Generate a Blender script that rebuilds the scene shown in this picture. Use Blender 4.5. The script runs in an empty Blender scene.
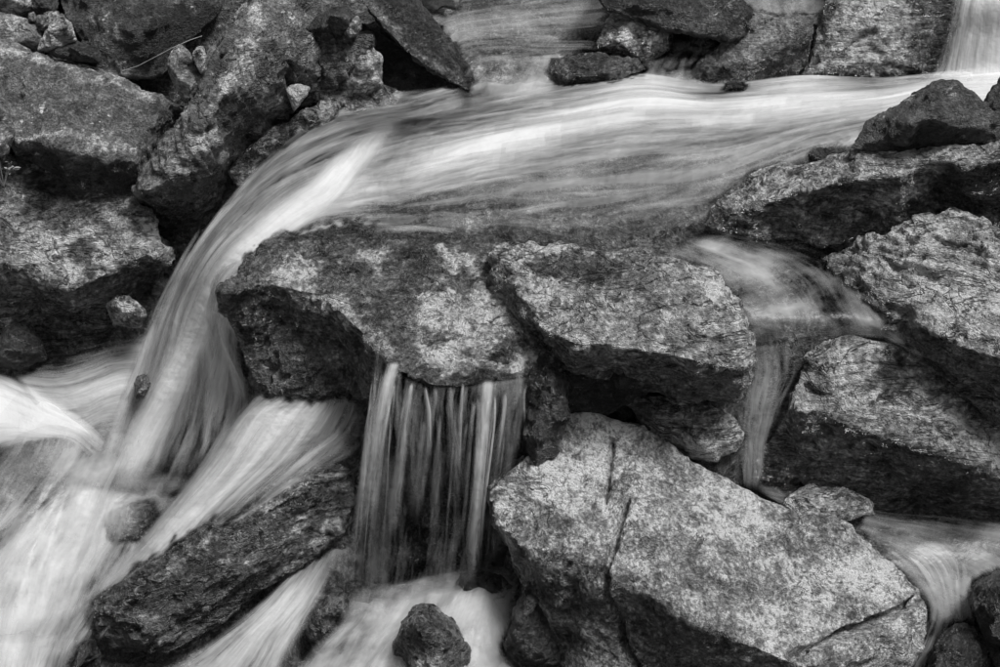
import bpy, bmesh, math, random
import numpy as np
from mathutils import Vector
from mathutils.geometry import delaunay_2d_cdt

random.seed(7)
scene = bpy.context.scene
col = scene.collection
R = math.radians

# ------------------------------------------------------------------ camera
PITCH = 33.0
CAM = np.array([0.0, 0.0, 3.0])
cam_data = bpy.data.cameras.new('camera')
cam_data.lens = 50.0
cam_data.sensor_width = 36.0
cam_data.clip_start = 0.05
cam_data.clip_end = 500.0
cam = bpy.data.objects.new('camera', cam_data)
cam.location = CAM
cam.rotation_euler = (R(90 - PITCH), 0, 0)
col.objects.link(cam)
scene.camera = cam

# ------------------------------------------------------------------ world, sun, exposure
SUN_EL, SUN_AZ = 67.0, 112.0          # azimuth measured from +Y towards +X
world = bpy.data.worlds.new('World')
scene.world = world
world.use_nodes = True
wn = world.node_tree
wn.nodes.clear()
w_out = wn.nodes.new('ShaderNodeOutputWorld')
w_bg = wn.nodes.new('ShaderNodeBackground')
w_sky = wn.nodes.new('ShaderNodeTexSky')
w_sky.sky_type = 'NISHITA'
w_sky.sun_disc = False
w_sky.sun_elevation = R(SUN_EL)
w_sky.sun_rotation = R(SUN_AZ)
w_bw = wn.nodes.new('ShaderNodeRGBToBW')       # the photograph is black and white
w_bg.inputs['Strength'].default_value = 0.105
wn.links.new(w_sky.outputs['Color'], w_bw.inputs['Color'])
wn.links.new(w_bw.outputs['Val'], w_bg.inputs['Color'])
wn.links.new(w_bg.outputs['Background'], w_out.inputs['Surface'])

sun_data = bpy.data.lights.new('sun', 'SUN')
sun_data.energy = 3.2
sun_data.angle = R(18)
sun_data.color = (1, 1, 1)
sun = bpy.data.objects.new('sun', sun_data)
sun.rotation_euler = Vector((-math.sin(R(SUN_AZ)) * math.cos(R(SUN_EL)),
                             -math.cos(R(SUN_AZ)) * math.cos(R(SUN_EL)),
                             -math.sin(R(SUN_EL)))).to_track_quat('-Z', 'Y').to_euler()
col.objects.link(sun)

scene.view_settings.view_transform = 'Standard'
scene.view_settings.look = 'None'
scene.view_settings.exposure = 0.80
scene.view_settings.gamma = 1.0
scene.render.engine = 'CYCLES'
scene.cycles.transparent_max_bounces = 24
scene.cycles.max_bounces = 8

# ------------------------------------------------------------------ pixel -> point
F = 1000 * 50.0 / 36.0
FW = np.array([0, math.cos(R(PITCH)), -math.sin(R(PITCH))])
UP = np.array([0, math.sin(R(PITCH)), math.cos(R(PITCH))])
RT = np.array([1.0, 0, 0])


def ray(px, py):
    return FW + (px - 500) / F * RT - (py - 333.5) / F * UP


def PZ(px, py, z):
    d = ray(px, py)
    return CAM + d * ((z - CAM[2]) / d[2])


def PY(px, py, y):
    d = ray(px, py)
    return CAM + d * ((y - CAM[1]) / d[1])


def PT(p):
    return PZ(p[0], p[1], p[2]) if p[2] is not None else PY(p[0], p[1], p[3])


def project(v):
    r = v - CAM
    w = r @ FW
    return np.stack([500 + F * (r @ RT) / w, 333.5 - F * (r @ UP) / w], 1)


# ------------------------------------------------------------------ numpy noise
_rng = np.random.RandomState(11)
_perm = np.concatenate([_rng.permutation(256)] * 3)
_g = _rng.normal(size=(256, 3))
_g /= np.linalg.norm(_g, axis=1)[:, None]


def perlin(p):
    i = np.floor(p).astype(np.int64)
    f = p - i
    i &= 255
    u = f * f * f * (f * (f * 6 - 15) + 10)
    out = np.zeros(len(p))
    for dx in (0, 1):
        wx = u[:, 0] if dx else 1 - u[:, 0]
        a = _perm[(i[:, 0] + dx) & 255]
        for dy in (0, 1):
            wy = u[:, 1] if dy else 1 - u[:, 1]
            b = _perm[(a + i[:, 1] + dy) & 255]
            for dz in (0, 1):
                wz = u[:, 2] if dz else 1 - u[:, 2]
                g = _g[_perm[(b + i[:, 2] + dz) & 255]]
                out += wx * wy * wz * (g[:, 0] * (f[:, 0] - dx) + g[:, 1] * (f[:, 1] - dy) + g[:, 2] * (f[:, 2] - dz))
    return out * 1.6


def fbm(p, octs=4, gain=0.5, ridged=False):
    s = np.zeros(len(p)); a = 1.0; q = p.copy()
    for k in range(octs):
        n = perlin(q)
        s += a * ((1 - 2 * np.abs(n)) if ridged else n)
        q = q * 2.03 + 17.3
        a *= gain
    return s


def smooth(a, b, x):
    t = np.clip((x - a) / (b - a), 0, 1)
    return t * t * (3 - 2 * t)


def seg_dist(pts, poly, closed=True):
    n = len(poly)
    d = np.full(len(pts), 1e9)
    for k in range(n if closed else n - 1):
        a = np.array(poly[k][:2], float); b = np.array(poly[(k + 1) % n][:2], float)
        ab = b - a
        t = np.clip(((pts - a) @ ab) / (ab @ ab + 1e-9), 0, 1)
        d = np.minimum(d, np.linalg.norm(pts - (a + t[:, None] * ab), axis=1))
    return d


def in_poly(pts, poly):
    x, y = pts[:, 0], pts[:, 1]
    ins = np.zeros(len(pts), bool)
    n = len(poly)
    for k in range(n):
        x0, y0 = poly[k][:2]; x1, y1 = poly[(k + 1) % n][:2]
        if y0 == y1:
            continue
        c = ((y0 > y) != (y1 > y)) & (x < (x1 - x0) * (y - y0) / (y1 - y0) + x0)
        ins ^= c
    return ins


def mask(pix, world_pts, poly, soft=6.0, jitter=9.0, seed=0.0):
    """soft region of stain, damp and painted shade whose border is broken up by noise"""
    d = seg_dist(pix, poly)
    d = np.where(in_poly(pix, poly), d, -d)
    d += jitter * (fbm(world_pts * 14 + seed, 5, 0.65) + 0.5 * fbm(world_pts * 60 + seed, 2))
    return smooth(-soft, soft, d)


# ------------------------------------------------------------------ materials
class NT:
    def __init__(self, name):
        self.mat = bpy.data.materials.new(name)
        self.mat.use_nodes = True
        self.t = self.mat.node_tree
        self.t.nodes.clear()

    def n(self, kind, **kw):
        nd = self.t.nodes.new('ShaderNode' + kind)
        for k, v in kw.items():
            setattr(nd, k, v)
        return nd

    def l(self, a, b):
        self.t.links.new(a, b)

    def val(self, sock, v):
        if isinstance(v, (int, float)):
            sock.default_value = v
        else:
            self.l(v, sock)

    def m(self, op, a, b=0.0, c=None, clamp=False):
        nd = self.n('Math', operation=op, use_clamp=clamp)
        self.val(nd.inputs[0], a); self.val(nd.inputs[1], b)
        if c is not None:
            self.val(nd.inputs[2], c)
        return nd.outputs[0]

    def rng(self, v, a, b, c=0.0, d=1.0):
        nd = self.n('MapRange', interpolation_type='SMOOTHSTEP')
        self.val(nd.inputs[0], v)
        for k, x in zip((1, 2, 3, 4), (a, b, c, d)):
            self.val(nd.inputs[k], x)
        return nd.outputs[0]

    def noise(self, vec, scale, detail=5, rough=0.55, dist=0.0, lac=2.0):
        nd = self.n('TexNoise')
        self.l(vec, nd.inputs['Vector'])
        nd.inputs['Scale'].default_value = scale
        nd.inputs['Detail'].default_value = detail
        nd.inputs['Roughness'].default_value = rough
        nd.inputs['Lacunarity'].default_value = lac
        nd.inputs['Distortion'].default_value = dist
        return nd.outputs['Fac']

    def attr(self, name):
        nd = self.n('Attribute', attribute_name=name)
        return nd.outputs['Fac']


def rock_material(name, tone=0.22, contrast=1.0, fol=0.35, fol_rot=(0.3, 0.2, 0.0), lichen=0.25, vein=0.6, gloss=0.34, fine=1.0, scale=1.0, swirl=0.4, dry_rough=0.58, patch=1.0):
    N = NT(name)
    tc = N.n('TexCoord'); oi = N.n('ObjectInfo')
    off = N.n('VectorMath', operation='SCALE')
    comb = N.n('CombineXYZ')
    N.l(oi.outputs['Random'], comb.inputs[0])
    N.l(N.m('MULTIPLY', oi.outputs['Random'], 7.31), comb.inputs[1])
    N.l(N.m('MULTIPLY', oi.outputs['Random'], 3.77), comb.inputs[2])
    N.l(comb.outputs[0], off.inputs[0]); off.inputs['Scale'].default_value = 23.0
    add = N.n('VectorMath', operation='ADD')
    N.l(tc.outputs['Object'], add.inputs[0]); N.l(off.outputs[0], add.inputs[1])
    sc = N.n('VectorMath', operation='SCALE'); N.l(add.outputs[0], sc.inputs[0]); sc.inputs['Scale'].default_value = scale
    P = sc.outputs[0]
    # foliation space: squashed along two axes so that the noise draws out into layers
    mp = N.n('Mapping')
    mp.inputs['Rotation'].default_value = fol_rot
    mp.inputs['Scale'].default_value = (0.16, 0.3, 1.0)
    N.l(P, mp.inputs['Vector'])
    L = mp.outputs[0]
    big = N.noise(P, 5.5, 6, 0.62, 0.3)
    mid = N.noise(P, 24, 6, 0.68, swirl)
    fin = N.noise(P, 95, 5, 0.72)
    lay = N.noise(L, 46, 6, 0.66, swirl * 1.5)
    layf = N.noise(L, 150, 4, 0.65, 0.3)
    vn = N.noise(P, 7.5, 4, 0.6, 0.9)
    v1 = N.m('ABSOLUTE', N.m('SUBTRACT', vn, 0.5))
    veins = N.rng(v1, 0.002, 0.020, 1.0, 0.0)
    vl = N.noise(L, 16, 5, 0.62, swirl * 3)
    v2 = N.m('ABSOLUTE', N.m('SUBTRACT', vl, 0.52))
    lveins = N.rng(v2, 0.003, 0.022, 1.0, 0.0)
    gate = N.rng(N.noise(P, 9, 3, 0.5), 0.44, 0.62)
    crack = N.m('MAXIMUM', N.m('MULTIPLY', veins, N.m('MULTIPLY', gate, 0.8)), N.m('MULTIPLY', lveins, fol * 1.6), clamp=True)
    # dark mineral blotches and pale lichen spots
    blot = N.rng(N.noise(P, 15, 7, 0.7, 0.5), 0.53, 0.66)
    spot = N.rng(N.noise(P, 38, 4, 0.6, 0.3), 0.585, 0.65)
    spotg = N.rng(N.noise(P, 6, 2, 0.5), 0.5, 0.62)
    spots = N.m('MULTIPLY', spot, spotg)
    pits = N.rng(N.noise(P, 120, 3, 0.6), 0.60, 0.68)
    # brightness field
    def ctr(s, k):
        return N.m('MULTIPLY', N.m('SUBTRACT', s, 0.5), k * contrast)
    s = ctr(big, 2.4 * patch)
    for x, k in ((mid, 2.3), (fin, 3.0 * fine), (lay, 2.4 * fol), (layf, 2.0 * fol)):
        s = N.m('ADD', s, ctr(x, k))
    s = N.m('ADD', s, N.m('MULTIPLY', spots, lichen * 2.2))
    s = N.m('SUBTRACT', s, N.m('MULTIPLY', blot, 0.55 * contrast))
    s = N.m('ADD', s, N.m('MULTIPLY', N.attr('pale'), 0.8))
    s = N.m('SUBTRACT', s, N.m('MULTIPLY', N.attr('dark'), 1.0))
    fac = N.m('POWER', 2.0, N.m('MULTIPLY', s, N.m('ADD', 2.0, N.m('MULTIPLY', N.attr('wet'), 0.5))))
    colr = N.m('MULTIPLY', fac, tone)
    colr = N.m('MULTIPLY', colr, N.m('SUBTRACT', 1.0, N.m('MULTIPLY', crack, vein)))
    colr = N.m('MULTIPLY', colr, N.m('SUBTRACT', 1.0, N.m('MULTIPLY', pits, 0.45)))
    wet = N.attr('wet')
    colr = N.m('MULTIPLY', colr, N.m('SUBTRACT', 1.0, N.m('MULTIPLY', wet, 0.66)))  # darkens wet rock and the painted shade alike
    colr = N.m('MINIMUM', N.m('MAXIMUM', colr, 0.006), 0.72)
    cc = N.n('CombineColor')
    for k in range(3):
        N.l(colr, cc.inputs[k])
    bsdf = N.n('BsdfPrincipled')
    N.l(cc.outputs[0], bsdf.inputs['Base Color'])
    rough = N.m('SUBTRACT', dry_rough, N.m('MULTIPLY', wet, gloss))
    rough = N.m('ADD', rough, N.m('MULTIPLY', N.m('SUBTRACT', mid, 0.5), 0.35), clamp=True)
    N.l(rough, bsdf.inputs['Roughness'])
    N.l(N.m('ADD', 0.45, N.m('MULTIPLY', wet, 0.25)), bsdf.inputs['Specular IOR Level'])
    # relief
    h = N.m('MULTIPLY', mid, 0.9)
    for x, k in ((fin, 0.7), (lay, 1.3 * fol), (layf, 0.9 * fol), (big, 0.6)):
        h = N.m('ADD', h, N.m('MULTIPLY', x, k))
    h = N.m('SUBTRACT', h, N.m('MULTIPLY', crack, 0.35))
    h = N.m('SUBTRACT', h, N.m('MULTIPLY', pits, 0.15))
    bp = N.n('Bump'); bp.inputs['Strength'].default_value = 1.0; bp.inputs['Distance'].default_value = 0.045 / scale
    N.l(h, bp.inputs['Height'])
    N.l(bp.outputs[0], bsdf.inputs['Normal'])
    out = N.n('OutputMaterial')
    N.l(bsdf.outputs[0], out.inputs['Surface'])
    return N.mat


MAT = {
    'granite': rock_material('speckled_rock', 0.44, 1.25, 0.08, (0.2, 0.5, 0.3), 0.15, 0.55, scale=0.9, swirl=0.3, dry_rough=0.62, patch=1.3, fine=1.1),
    'schist': rock_material('layered_rock', 0.36, 1.1, 0.52, (0.25, -0.1, 0.1), 0.2, 0.85, scale=0.7, swirl=0.6, dry_rough=0.38),
    'schist_wide': rock_material('wide_layered_rock', 0.42, 0.95, 0.6, (0.15, 0.3, -0.2), 0.2, 0.85, scale=1.05, swirl=0.3, dry_rough=0.40),
    'schist_steep': rock_material('steep_layered_rock', 0.15, 1.05, 0.6, (0.2, 0.95, 0.2), 0.4, 0.7, scale=0.75, swirl=0.35, dry_rough=0.40),
    'lichen': rock_material('mottled_rock', 0.15, 1.1, 0.10, (0.9, 0.2, 0.0), 0.55, 0.35, scale=1.2, swirl=0.5, dry_rough=0.62),
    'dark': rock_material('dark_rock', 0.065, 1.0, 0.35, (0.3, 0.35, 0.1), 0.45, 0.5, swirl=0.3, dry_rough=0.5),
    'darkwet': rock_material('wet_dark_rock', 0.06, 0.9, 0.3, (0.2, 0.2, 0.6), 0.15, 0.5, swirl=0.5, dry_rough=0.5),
    'grey': rock_material('grey_rock', 0.24, 1.05, 0.3, (0.5, -0.5, 0.4), 0.15, 0.6, scale=0.7, swirl=0.8, dry_rough=0.5),
    'pale': rock_material('pale_stone', 0.45, 0.35, 0.05, (0.5, 0.4, 0), 0.0, 0.3),
    'folded': rock_material('folded_rock', 0.38, 1.1, 0.5, (0.55, -0.2, 0.3), 0.15, 0.95, scale=0.62, swirl=1.3, dry_rough=0.38),
}


# ------------------------------------------------------------------ rocks
ROCK_SAMPLES = []
ROCKS = []


def mesh_from(verts, faces, name):
    me = bpy.data.meshes.new(name)
    me.from_pydata([tuple(v) for v in verts], [], faces)
    me.update()
    return me


def tag(o, label, cat, group=None):
    o['label'] = label; o['category'] = cat
    if group:
        o['group'] = group
    return o


def vnormals(me):
    a = np.empty(len(me.vertices) * 3)
    me.vertex_normals.foreach_get('vector', a)
    return a.reshape(-1, 3)


def set_attr(me, name, vals):
    at = me.attributes.new(name, 'FLOAT', 'POINT')
    at.data.foreach_set('value', np.asarray(vals, np.float32))


_rock_no = [0]


def rock(name, label, outline, inner=(), ridges=(), t=0.35, mat='schist', vox=0.008, low=0.012, mid=0.008,
         hi=0.003, ter=0.0, ter_n=(0.1, 0.3, 1.0), ter_k=14.0, wet=(), dry=1.0, pale=(), dark=(), cracks=(),
         wl=None, nf=1.0, veiled=False, cat='rock', group=None, shrink=0.86):
    _rock_no[0] += 1
    seed = _rock_no[0] * 3.713
    pts = list(outline) + list(inner)
    W = np.array([PT(p) for p in pts])
    n = len(outline)
    v2 = [Vector((p[0], -p[1])) for p in pts]
    res = delaunay_2d_cdt(v2, [tuple(e) for e in ridges], [list(range(n))], 1, 1e-4)
    ov, ofaces, orig = res[0], res[2], res[3]
    idx = []
    V = []
    for k, v in enumerate(ov):
        if orig[k]:
            V.append(W[orig[k][0]])
        else:
            V.append(None)
    for k, v in enumerate(ov):
        if V[k] is None:        # crossing point: take the nearest known depth
            near = min((q for q in range(len(ov)) if orig[q]), key=lambda q: (ov[q] - v).length)
            V[k] = PY(v.x, -v.y, V[near][1])
    m_of = {}
    for k in range(len(ov)):
        for q in orig[k]:
            m_of[q] = k
    faces = [list(f) for f in ofaces]
    # closed back: outline drawn in and pushed away from the viewer, then a rounder core
    V = list(V)
    cpx = np.mean([[p[0], p[1]] for p in outline], 0)
    dist = np.linalg.norm(W - CAM, axis=1)
    dm = dist.mean()
    rings = []
    for s, f in ((0.97, 0.42), (shrink, 0.8), (0.5, 1.0)):
        ring = []
        for k in range(n):
            q = cpx + (np.array(outline[k][:2]) - cpx) * s
            d = ray(q[0], q[1]); d = d / np.linalg.norm(d)
            dd = dist[k] + (max(dm, dist[k]) - dist[k]) * f * 0.7 + t * f
            V.append(CAM + d * dd); ring.append(len(V) - 1)
        rings.append(ring)
    first = [m_of[k] for k in range(n)]
    prev = first
    for ring in rings:
        for k in range(n):
            k2 = (k + 1) % n
            faces.append([prev[k], prev[k2], ring[k2]]); faces.append([prev[k], ring[k2], ring[k]])
        prev = ring
    d = ray(*cpx); d = d / np.linalg.norm(d)
    V.append(CAM + d * (dm + t * 1.02))
    c = len(V) - 1
    for k in range(n):
        faces.append([prev[k], prev[(k + 1) % n], c])
    me = mesh_from(V, faces, name + '_cage')
    bm = bmesh.new(); bm.from_mesh(me)
    bmesh.ops.recalc_face_normals(bm, faces=bm.faces[:])
    bm.to_mesh(me); bm.free()
    tmp = bpy.data.objects.new('tmp', me); col.objects.link(tmp)
    md = tmp.modifiers.new('r', 'REMESH'); md.mode = 'VOXEL'; md.voxel_size = vox; md.adaptivity = 0
    bpy.context.view_layer.update()
    ev = tmp.evaluated_get(bpy.context.evaluated_depsgraph_get())
    rm = bpy.data.meshes.new_from_object(ev)
    bpy.data.objects.remove(tmp); bpy.data.meshes.remove(me)
    rm.name = name
    nv = len(rm.vertices)
    v = np.empty(nv * 3); rm.vertices.foreach_get('co', v); v = v.reshape(-1, 3)
    nrm = vnormals(rm)
    p = v * nf + seed
    disp = low * fbm(p * 3.5, 3) + mid * (fbm(p * 10, 4, 0.55, True) * 0.5 - 0.25) + hi * fbm(p * 42, 3, 0.6)
    # broken flakes: plateaus with abrupt rims
    fl = fbm(p * 7 + 4.2, 3, 0.5)
    disp += mid * 0.9 * (smooth(-0.03, 0.03, fl) + smooth(0.25, 0.30, fl) - 0.8)
    if ter:
        tn = np.array(ter_n, float); tn /= np.linalg.norm(tn)
        s = (p @ tn) * ter_k + 1.1 * fbm(p * 2.7, 3)
        fr = s - np.floor(s)
        step = smooth(0.0, 0.82, fr) - smooth(0.86, 1.0, fr)
        s2 = s * 2.7 + fbm(p * 6, 2)
        f2 = s2 - np.floor(s2)
        disp += ter * (step - 0.5) + ter * 0.4 * (f2 - 0.5)
    pix = project(v)
    facing = np.einsum('ij,ij->i', nrm, CAM - v) > 0
    for cr, wdt, dep in cracks:
        jit = pix + 1.6 * np.stack([fbm(p * 26, 3), fbm(p * 26 + 9, 3)], 1)
        dc = seg_dist(jit, cr, False)
        disp -= np.where(facing, dep * (1 - smooth(wdt * 0.35, wdt, dc)), 0)
    v = v + nrm * disp[:, None]
    wetv = np.full(nv, 1.0 - dry)
    for poly in wet:  # wet rock, and on some boulders shade darkened in
        wetv = np.maximum(wetv, mask(pix, v, poly, 5, 8, seed))
    if wl is not None:
        zz = v[:, 2] - wl + 0.05 * fbm(v * 9 + seed, 3)
        wetv = np.maximum(wetv, 1 - smooth(-0.02, 0.05, zz))
    pal = np.zeros(nv); drk = np.zeros(nv)
    for poly in pale:
        pal = np.maximum(pal, mask(pix, v, poly, 4, 7, seed + 5))
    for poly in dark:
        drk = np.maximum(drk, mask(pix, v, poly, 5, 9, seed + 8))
    ROCK_SAMPLES.append(v[facing][::9])
    lo, hi_ = v.min(0), v.max(0)
    base = np.array([(lo[0] + hi_[0]) / 2, (lo[1] + hi_[1]) / 2, lo[2]])
    rm.vertices.foreach_set('co', (v - base).ravel())
    rm.polygons.foreach_set('use_smooth', np.ones(len(rm.polygons), bool))
    set_attr(rm, 'wet', wetv); set_attr(rm, 'pale', pal); set_attr(rm, 'dark', drk)
    ROCKS.append((rm, v, wetv, veiled))
    rm.materials.clear(); rm.materials.append(MAT[mat])
    rm.update()
    o = bpy.data.objects.new(name, rm)
    o.location = base
    col.objects.link(o)
    return tag(o, label, cat, group)


def stone(name, label, px, y0, bulge=0.05, lean=0.0006, **kw):
    """a small loose stone: outline at distance y0, its face bulging towards the open side"""
    A = np.array(px, float)
    c = A.mean(0)
    out = [(x, y, None, y0 + (c[1] - y) * lean * 2) for x, y in px]
    ev = np.linalg.eigh(np.cov((A - c).T))
    ax = ev[1][:, 1] * math.sqrt(ev[0][1]); bx = ev[1][:, 0] * math.sqrt(ev[0][0])
    sg = random.choice((-1, 1))
    inn = []
    for ka, kb, kz in ((0.75, 0.25 * sg, 0.8), (-0.7, 0.1 * sg, 1.0), (0.15, -0.75 * sg, 0.75)):
        q = c + ax * ka + bx * kb
        inn.append((q[0], q[1], None, y0 - bulge * kz * 1.15 + (c[1] - q[1]) * lean * 2))
    size = max(np.ptp(A[:, 0]), np.ptp(A[:, 1])) / F * y0 * 1.15
    kw.setdefault('t', 0.14); kw.setdefault('vox', min(0.007, max(0.0028, size * 0.028)))
    kw.setdefault('nf', min(3.0, max(1.0, 0.3 / size)))
    k = min(1.0, max(0.3, size / 0.3))
    kw.setdefault('low', 0.010 * k); kw.setdefault('mid', 0.008 * k); kw.setdefault('hi', 0.004 * k)
    kw.setdefault('cat', 'stone')
    return rock(name, label, out, inn, **kw)


# ---- big boulder, front right
rock('boulder', 'large pale speckled boulder split by cracks, its lower flank dark and wet',
     [(487, 487, .50), (500, 475, .51), (535, 452, .55), (550, 430, .59), (572, 415, .62), (590, 413, .63), (625, 425, .61),
      (640, 428, .60), (665, 446, .56), (690, 465, .52), (760, 500, .45), (790, 518, .42), (830, 518, .40), (847, 530, .38), (875, 555, .33),
      (905, 580, .28), (928, 605, .23), (931, 630, .17), (920, 650, .12), (905, 672, .05), (860, 700, .0), (760, 715, .0),
      (640, 715, .0), (575, 690, .0), (545, 640, .06), (530, 600, .16), (515, 570, .24), (505, 550, .30), (494, 525, .38)],
     [(512, 562, .32), (540, 556, .40), (600, 560, .43), (612, 577, .42), (650, 592, .40), (695, 618, .37), (740, 642, .33), (800, 668, .27),
      (570, 480, .52), (650, 500, .51), (720, 545, .45), (800, 590, .35), (860, 610, .28), (900, 618, .22), (600, 640, .16), (680, 660, .17),
      (560, 600, .26), (885, 655, .15), (750, 525, .46)],
     t=0.55, mat='granite', vox=0.007, low=0.014, mid=0.008, hi=0.0035,
     wet=[[(480, 566), (515, 562), (560, 553), (600, 560), (612, 577), (650, 592), (695, 618), (740, 642), (800, 668), (800, 740), (470, 740)]],  # wet flank, with the shade of its left side painted in
     cracks=[([(628, 503), (623, 520), (615, 548), (606, 570), (607, 590), (618, 615), (626, 645), (640, 668)], 4.2, 0.045),
             ([(612, 440), (610, 480), (606, 500)], 3.0, 0.03),
             ([(918, 598), (900, 610), (880, 620), (850, 632), (820, 645), (795, 652)], 6.0, 0.06),
             ([(690, 470), (730, 500), (790, 530)], 2.0, 0.01)],
     wl=0.06)

# ---- boulder perched in the middle
rock('boulder', 'pale flat-topped boulder perched at the lip of the curtain waterfall',
     [(491, 255, .97), (497, 248, .99), (515, 245, 1.0), (560, 247, 1.02), (610, 252, 1.03), (650, 255, 1.03), (690, 262, 1.03), (718, 272, 1.02),
      (727, 290, 1.0), (738, 305, .98), (745, 325, .95), (754, 355, .90), (752, 375, .84), (735, 395, .76), (715, 403, .70), (685, 397, .70), (645, 388, .71),
      (620, 384, .71), (590, 386, .71), (570, 384, .72), (553, 370, .75), (540, 350, .79), (512, 312, .86), (496, 288, .90)],
     [(506, 262, .98), (520, 297, .96), (545, 333, .94), (575, 345, .93), (610, 345, .94), (650, 352, .93), (695, 362, .92), (730, 368, .90),
      (600, 300, .99), (680, 310, .99), (560, 285, .99), (640, 278, 1.01), (655, 375, .80), (575, 368, .82), (700, 385, .80)],
     t=0.42, mat='schist', vox=0.007, low=0.010, mid=0.009, hi=0.003, ter=0.012, ter_n=(0.25, 0.35, 1.0), ter_k=16,
     wet=[[(485, 260), (505, 258), (520, 300), (545, 334), (575, 350), (640, 356), (700, 366), (735, 372), (760, 365), (760, 410), (480, 410)]],  # wet lower front, undercut shade darkened in with it
     dark=[[(520, 262), (600, 250), (640, 262), (600, 285), (560, 280)]])

# ---- flat slab carrying the sheet of water
rock('flat_slab', 'broad flat slab under a thin sheet of water, dark steep front edge',
     [(221, 290, .89), (240, 268, .905), (262, 250, .92), (300, 236, .93), (350, 230, .935), (420, 230, .935), (490, 236, .93), (545, 255, .91), (580, 290, .88),
      (585, 340, .82), (560, 372, .79), (530, 374, .795), (490, 382, .80), (460, 387, .80), (430, 386, .80), (400, 372, .81), (385, 392, .72), (365, 396, .62), (345, 393, .56),
      (300, 396, .55), (270, 390, .55), (255, 380, .57), (240, 345, .68), (226, 315, .79)],
     [(265, 284, .90), (320, 294, .89), (358, 330, .85), (388, 360, .82), (430, 340, .83), (480, 345, .83), (330, 255, .925), (430, 265, .91),
      (500, 290, .89), (380, 290, .895), (290, 340, .70), (340, 350, .68)],
     t=0.35, mat='grey', vox=0.007, low=0.012, mid=0.013, hi=0.004, dry=0.3,
     wet=[[(215, 290), (265, 284), (320, 294), (358, 332), (395, 368), (400, 400), (215, 400)]],  # wet front; the shade of its left-facing side is in this tone too
     pale=[[(420, 300), (470, 285), (530, 300), (540, 365), (490, 375), (440, 375), (410, 345)], [(270, 262), (300, 255), (320, 275), (280, 290)], [(350, 255), (380, 250), (400, 262), (370, 270)], [(440, 250), (475, 252), (480, 268), (450, 270)], [(300, 285), (350, 300), (395, 350), (380, 352), (340, 318)]],
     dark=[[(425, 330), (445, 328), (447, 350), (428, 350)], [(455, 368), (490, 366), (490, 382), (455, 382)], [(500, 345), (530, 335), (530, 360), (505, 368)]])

# ---- ledge behind the curtain
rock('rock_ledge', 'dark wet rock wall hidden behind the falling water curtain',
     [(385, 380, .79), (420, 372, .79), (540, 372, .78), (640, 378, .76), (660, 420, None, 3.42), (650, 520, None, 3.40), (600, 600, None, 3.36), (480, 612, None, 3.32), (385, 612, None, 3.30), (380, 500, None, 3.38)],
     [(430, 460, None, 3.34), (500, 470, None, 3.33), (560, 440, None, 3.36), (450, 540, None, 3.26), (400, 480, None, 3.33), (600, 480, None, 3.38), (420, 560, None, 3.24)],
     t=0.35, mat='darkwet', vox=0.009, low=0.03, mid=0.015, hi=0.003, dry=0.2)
stone('rock', 'dark mossy knob between the water curtain and the perched boulder',
      [(528, 362), (545, 350), (560, 362), (572, 385), (570, 420), (556, 452), (535, 470), (522, 440), (530, 400)], 3.18, 0.05, mat='darkwet', t=0.2, dry=0.4, cat='rock', low=0.012)

# ---- small stone wedged under the perched boulder
rock('stone', 'rounded grey stone wedged between perched boulder and cracked boulder',
     [(628, 402, .63), (650, 394, .66), (690, 398, .67), (720, 408, .65), (740, 424, .60), (746, 437, .55), (736, 452, .50), (715, 459, .48), (690, 456, .48), (665, 441, .52), (640, 424, .57)],
     [(660, 410, .645), (690, 415, .64), (715, 428, .61), (700, 442, .56)], t=0.2, mat='schist', vox=0.006, low=0.006, mid=0.006, hi=0.003,
     wet=[[(625, 395), (660, 395), (680, 410), (640, 425)]], cat='stone')

# ---- right-hand rocks
rock('boulder', 'rounded boulder with pale sloping top and front darkened as shade, water parting round it',
     [(754, 478, .34), (764, 450, .44), (780, 420, .54), (795, 385, .65), (810, 357, .73), (830, 343, .76), (850, 338, .77), (885, 345, .75), (920, 356, .72),
      (950, 376, .68), (985, 400, .63), (1015, 425, .59), (1060, 460, .55), (1060, 548, .12), (1000, 533, .14), (940, 523, .17), (880, 518, .2), (800, 502, .26)],
     [(793, 408, .63), (830, 413, .62), (852, 430, .59), (900, 438, .56), (950, 459, .52), (1010, 476, .49), (860, 375, .70), (920, 405, .64),
      (830, 375, .70), (880, 470, .41), (800, 460, .42), (960, 495, .36)],
     t=0.4, mat='folded', vox=0.007, low=0.010, mid=0.007, hi=0.003, ter=0.005, ter_n=(0.5, 0.1, 0.9), ter_k=12,
     wet=[[(750, 480), (793, 408), (830, 413), (852, 430), (900, 438), (950, 459), (1020, 478), (1070, 480), (1070, 560), (740, 560)],  # shade of the front-left face put into the colour
          [(900, 345), (935, 360), (1000, 405), (1030, 440), (1010, 440), (950, 395)]],
     cracks=[([(806, 385), (818, 395), (835, 394), (845, 385)], 3, 0.012), ([(850, 425), (856, 410), (872, 402)], 2.5, 0.01)],
     dark=[[(875, 355), (900, 360), (910, 400), (885, 395)]])
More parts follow.
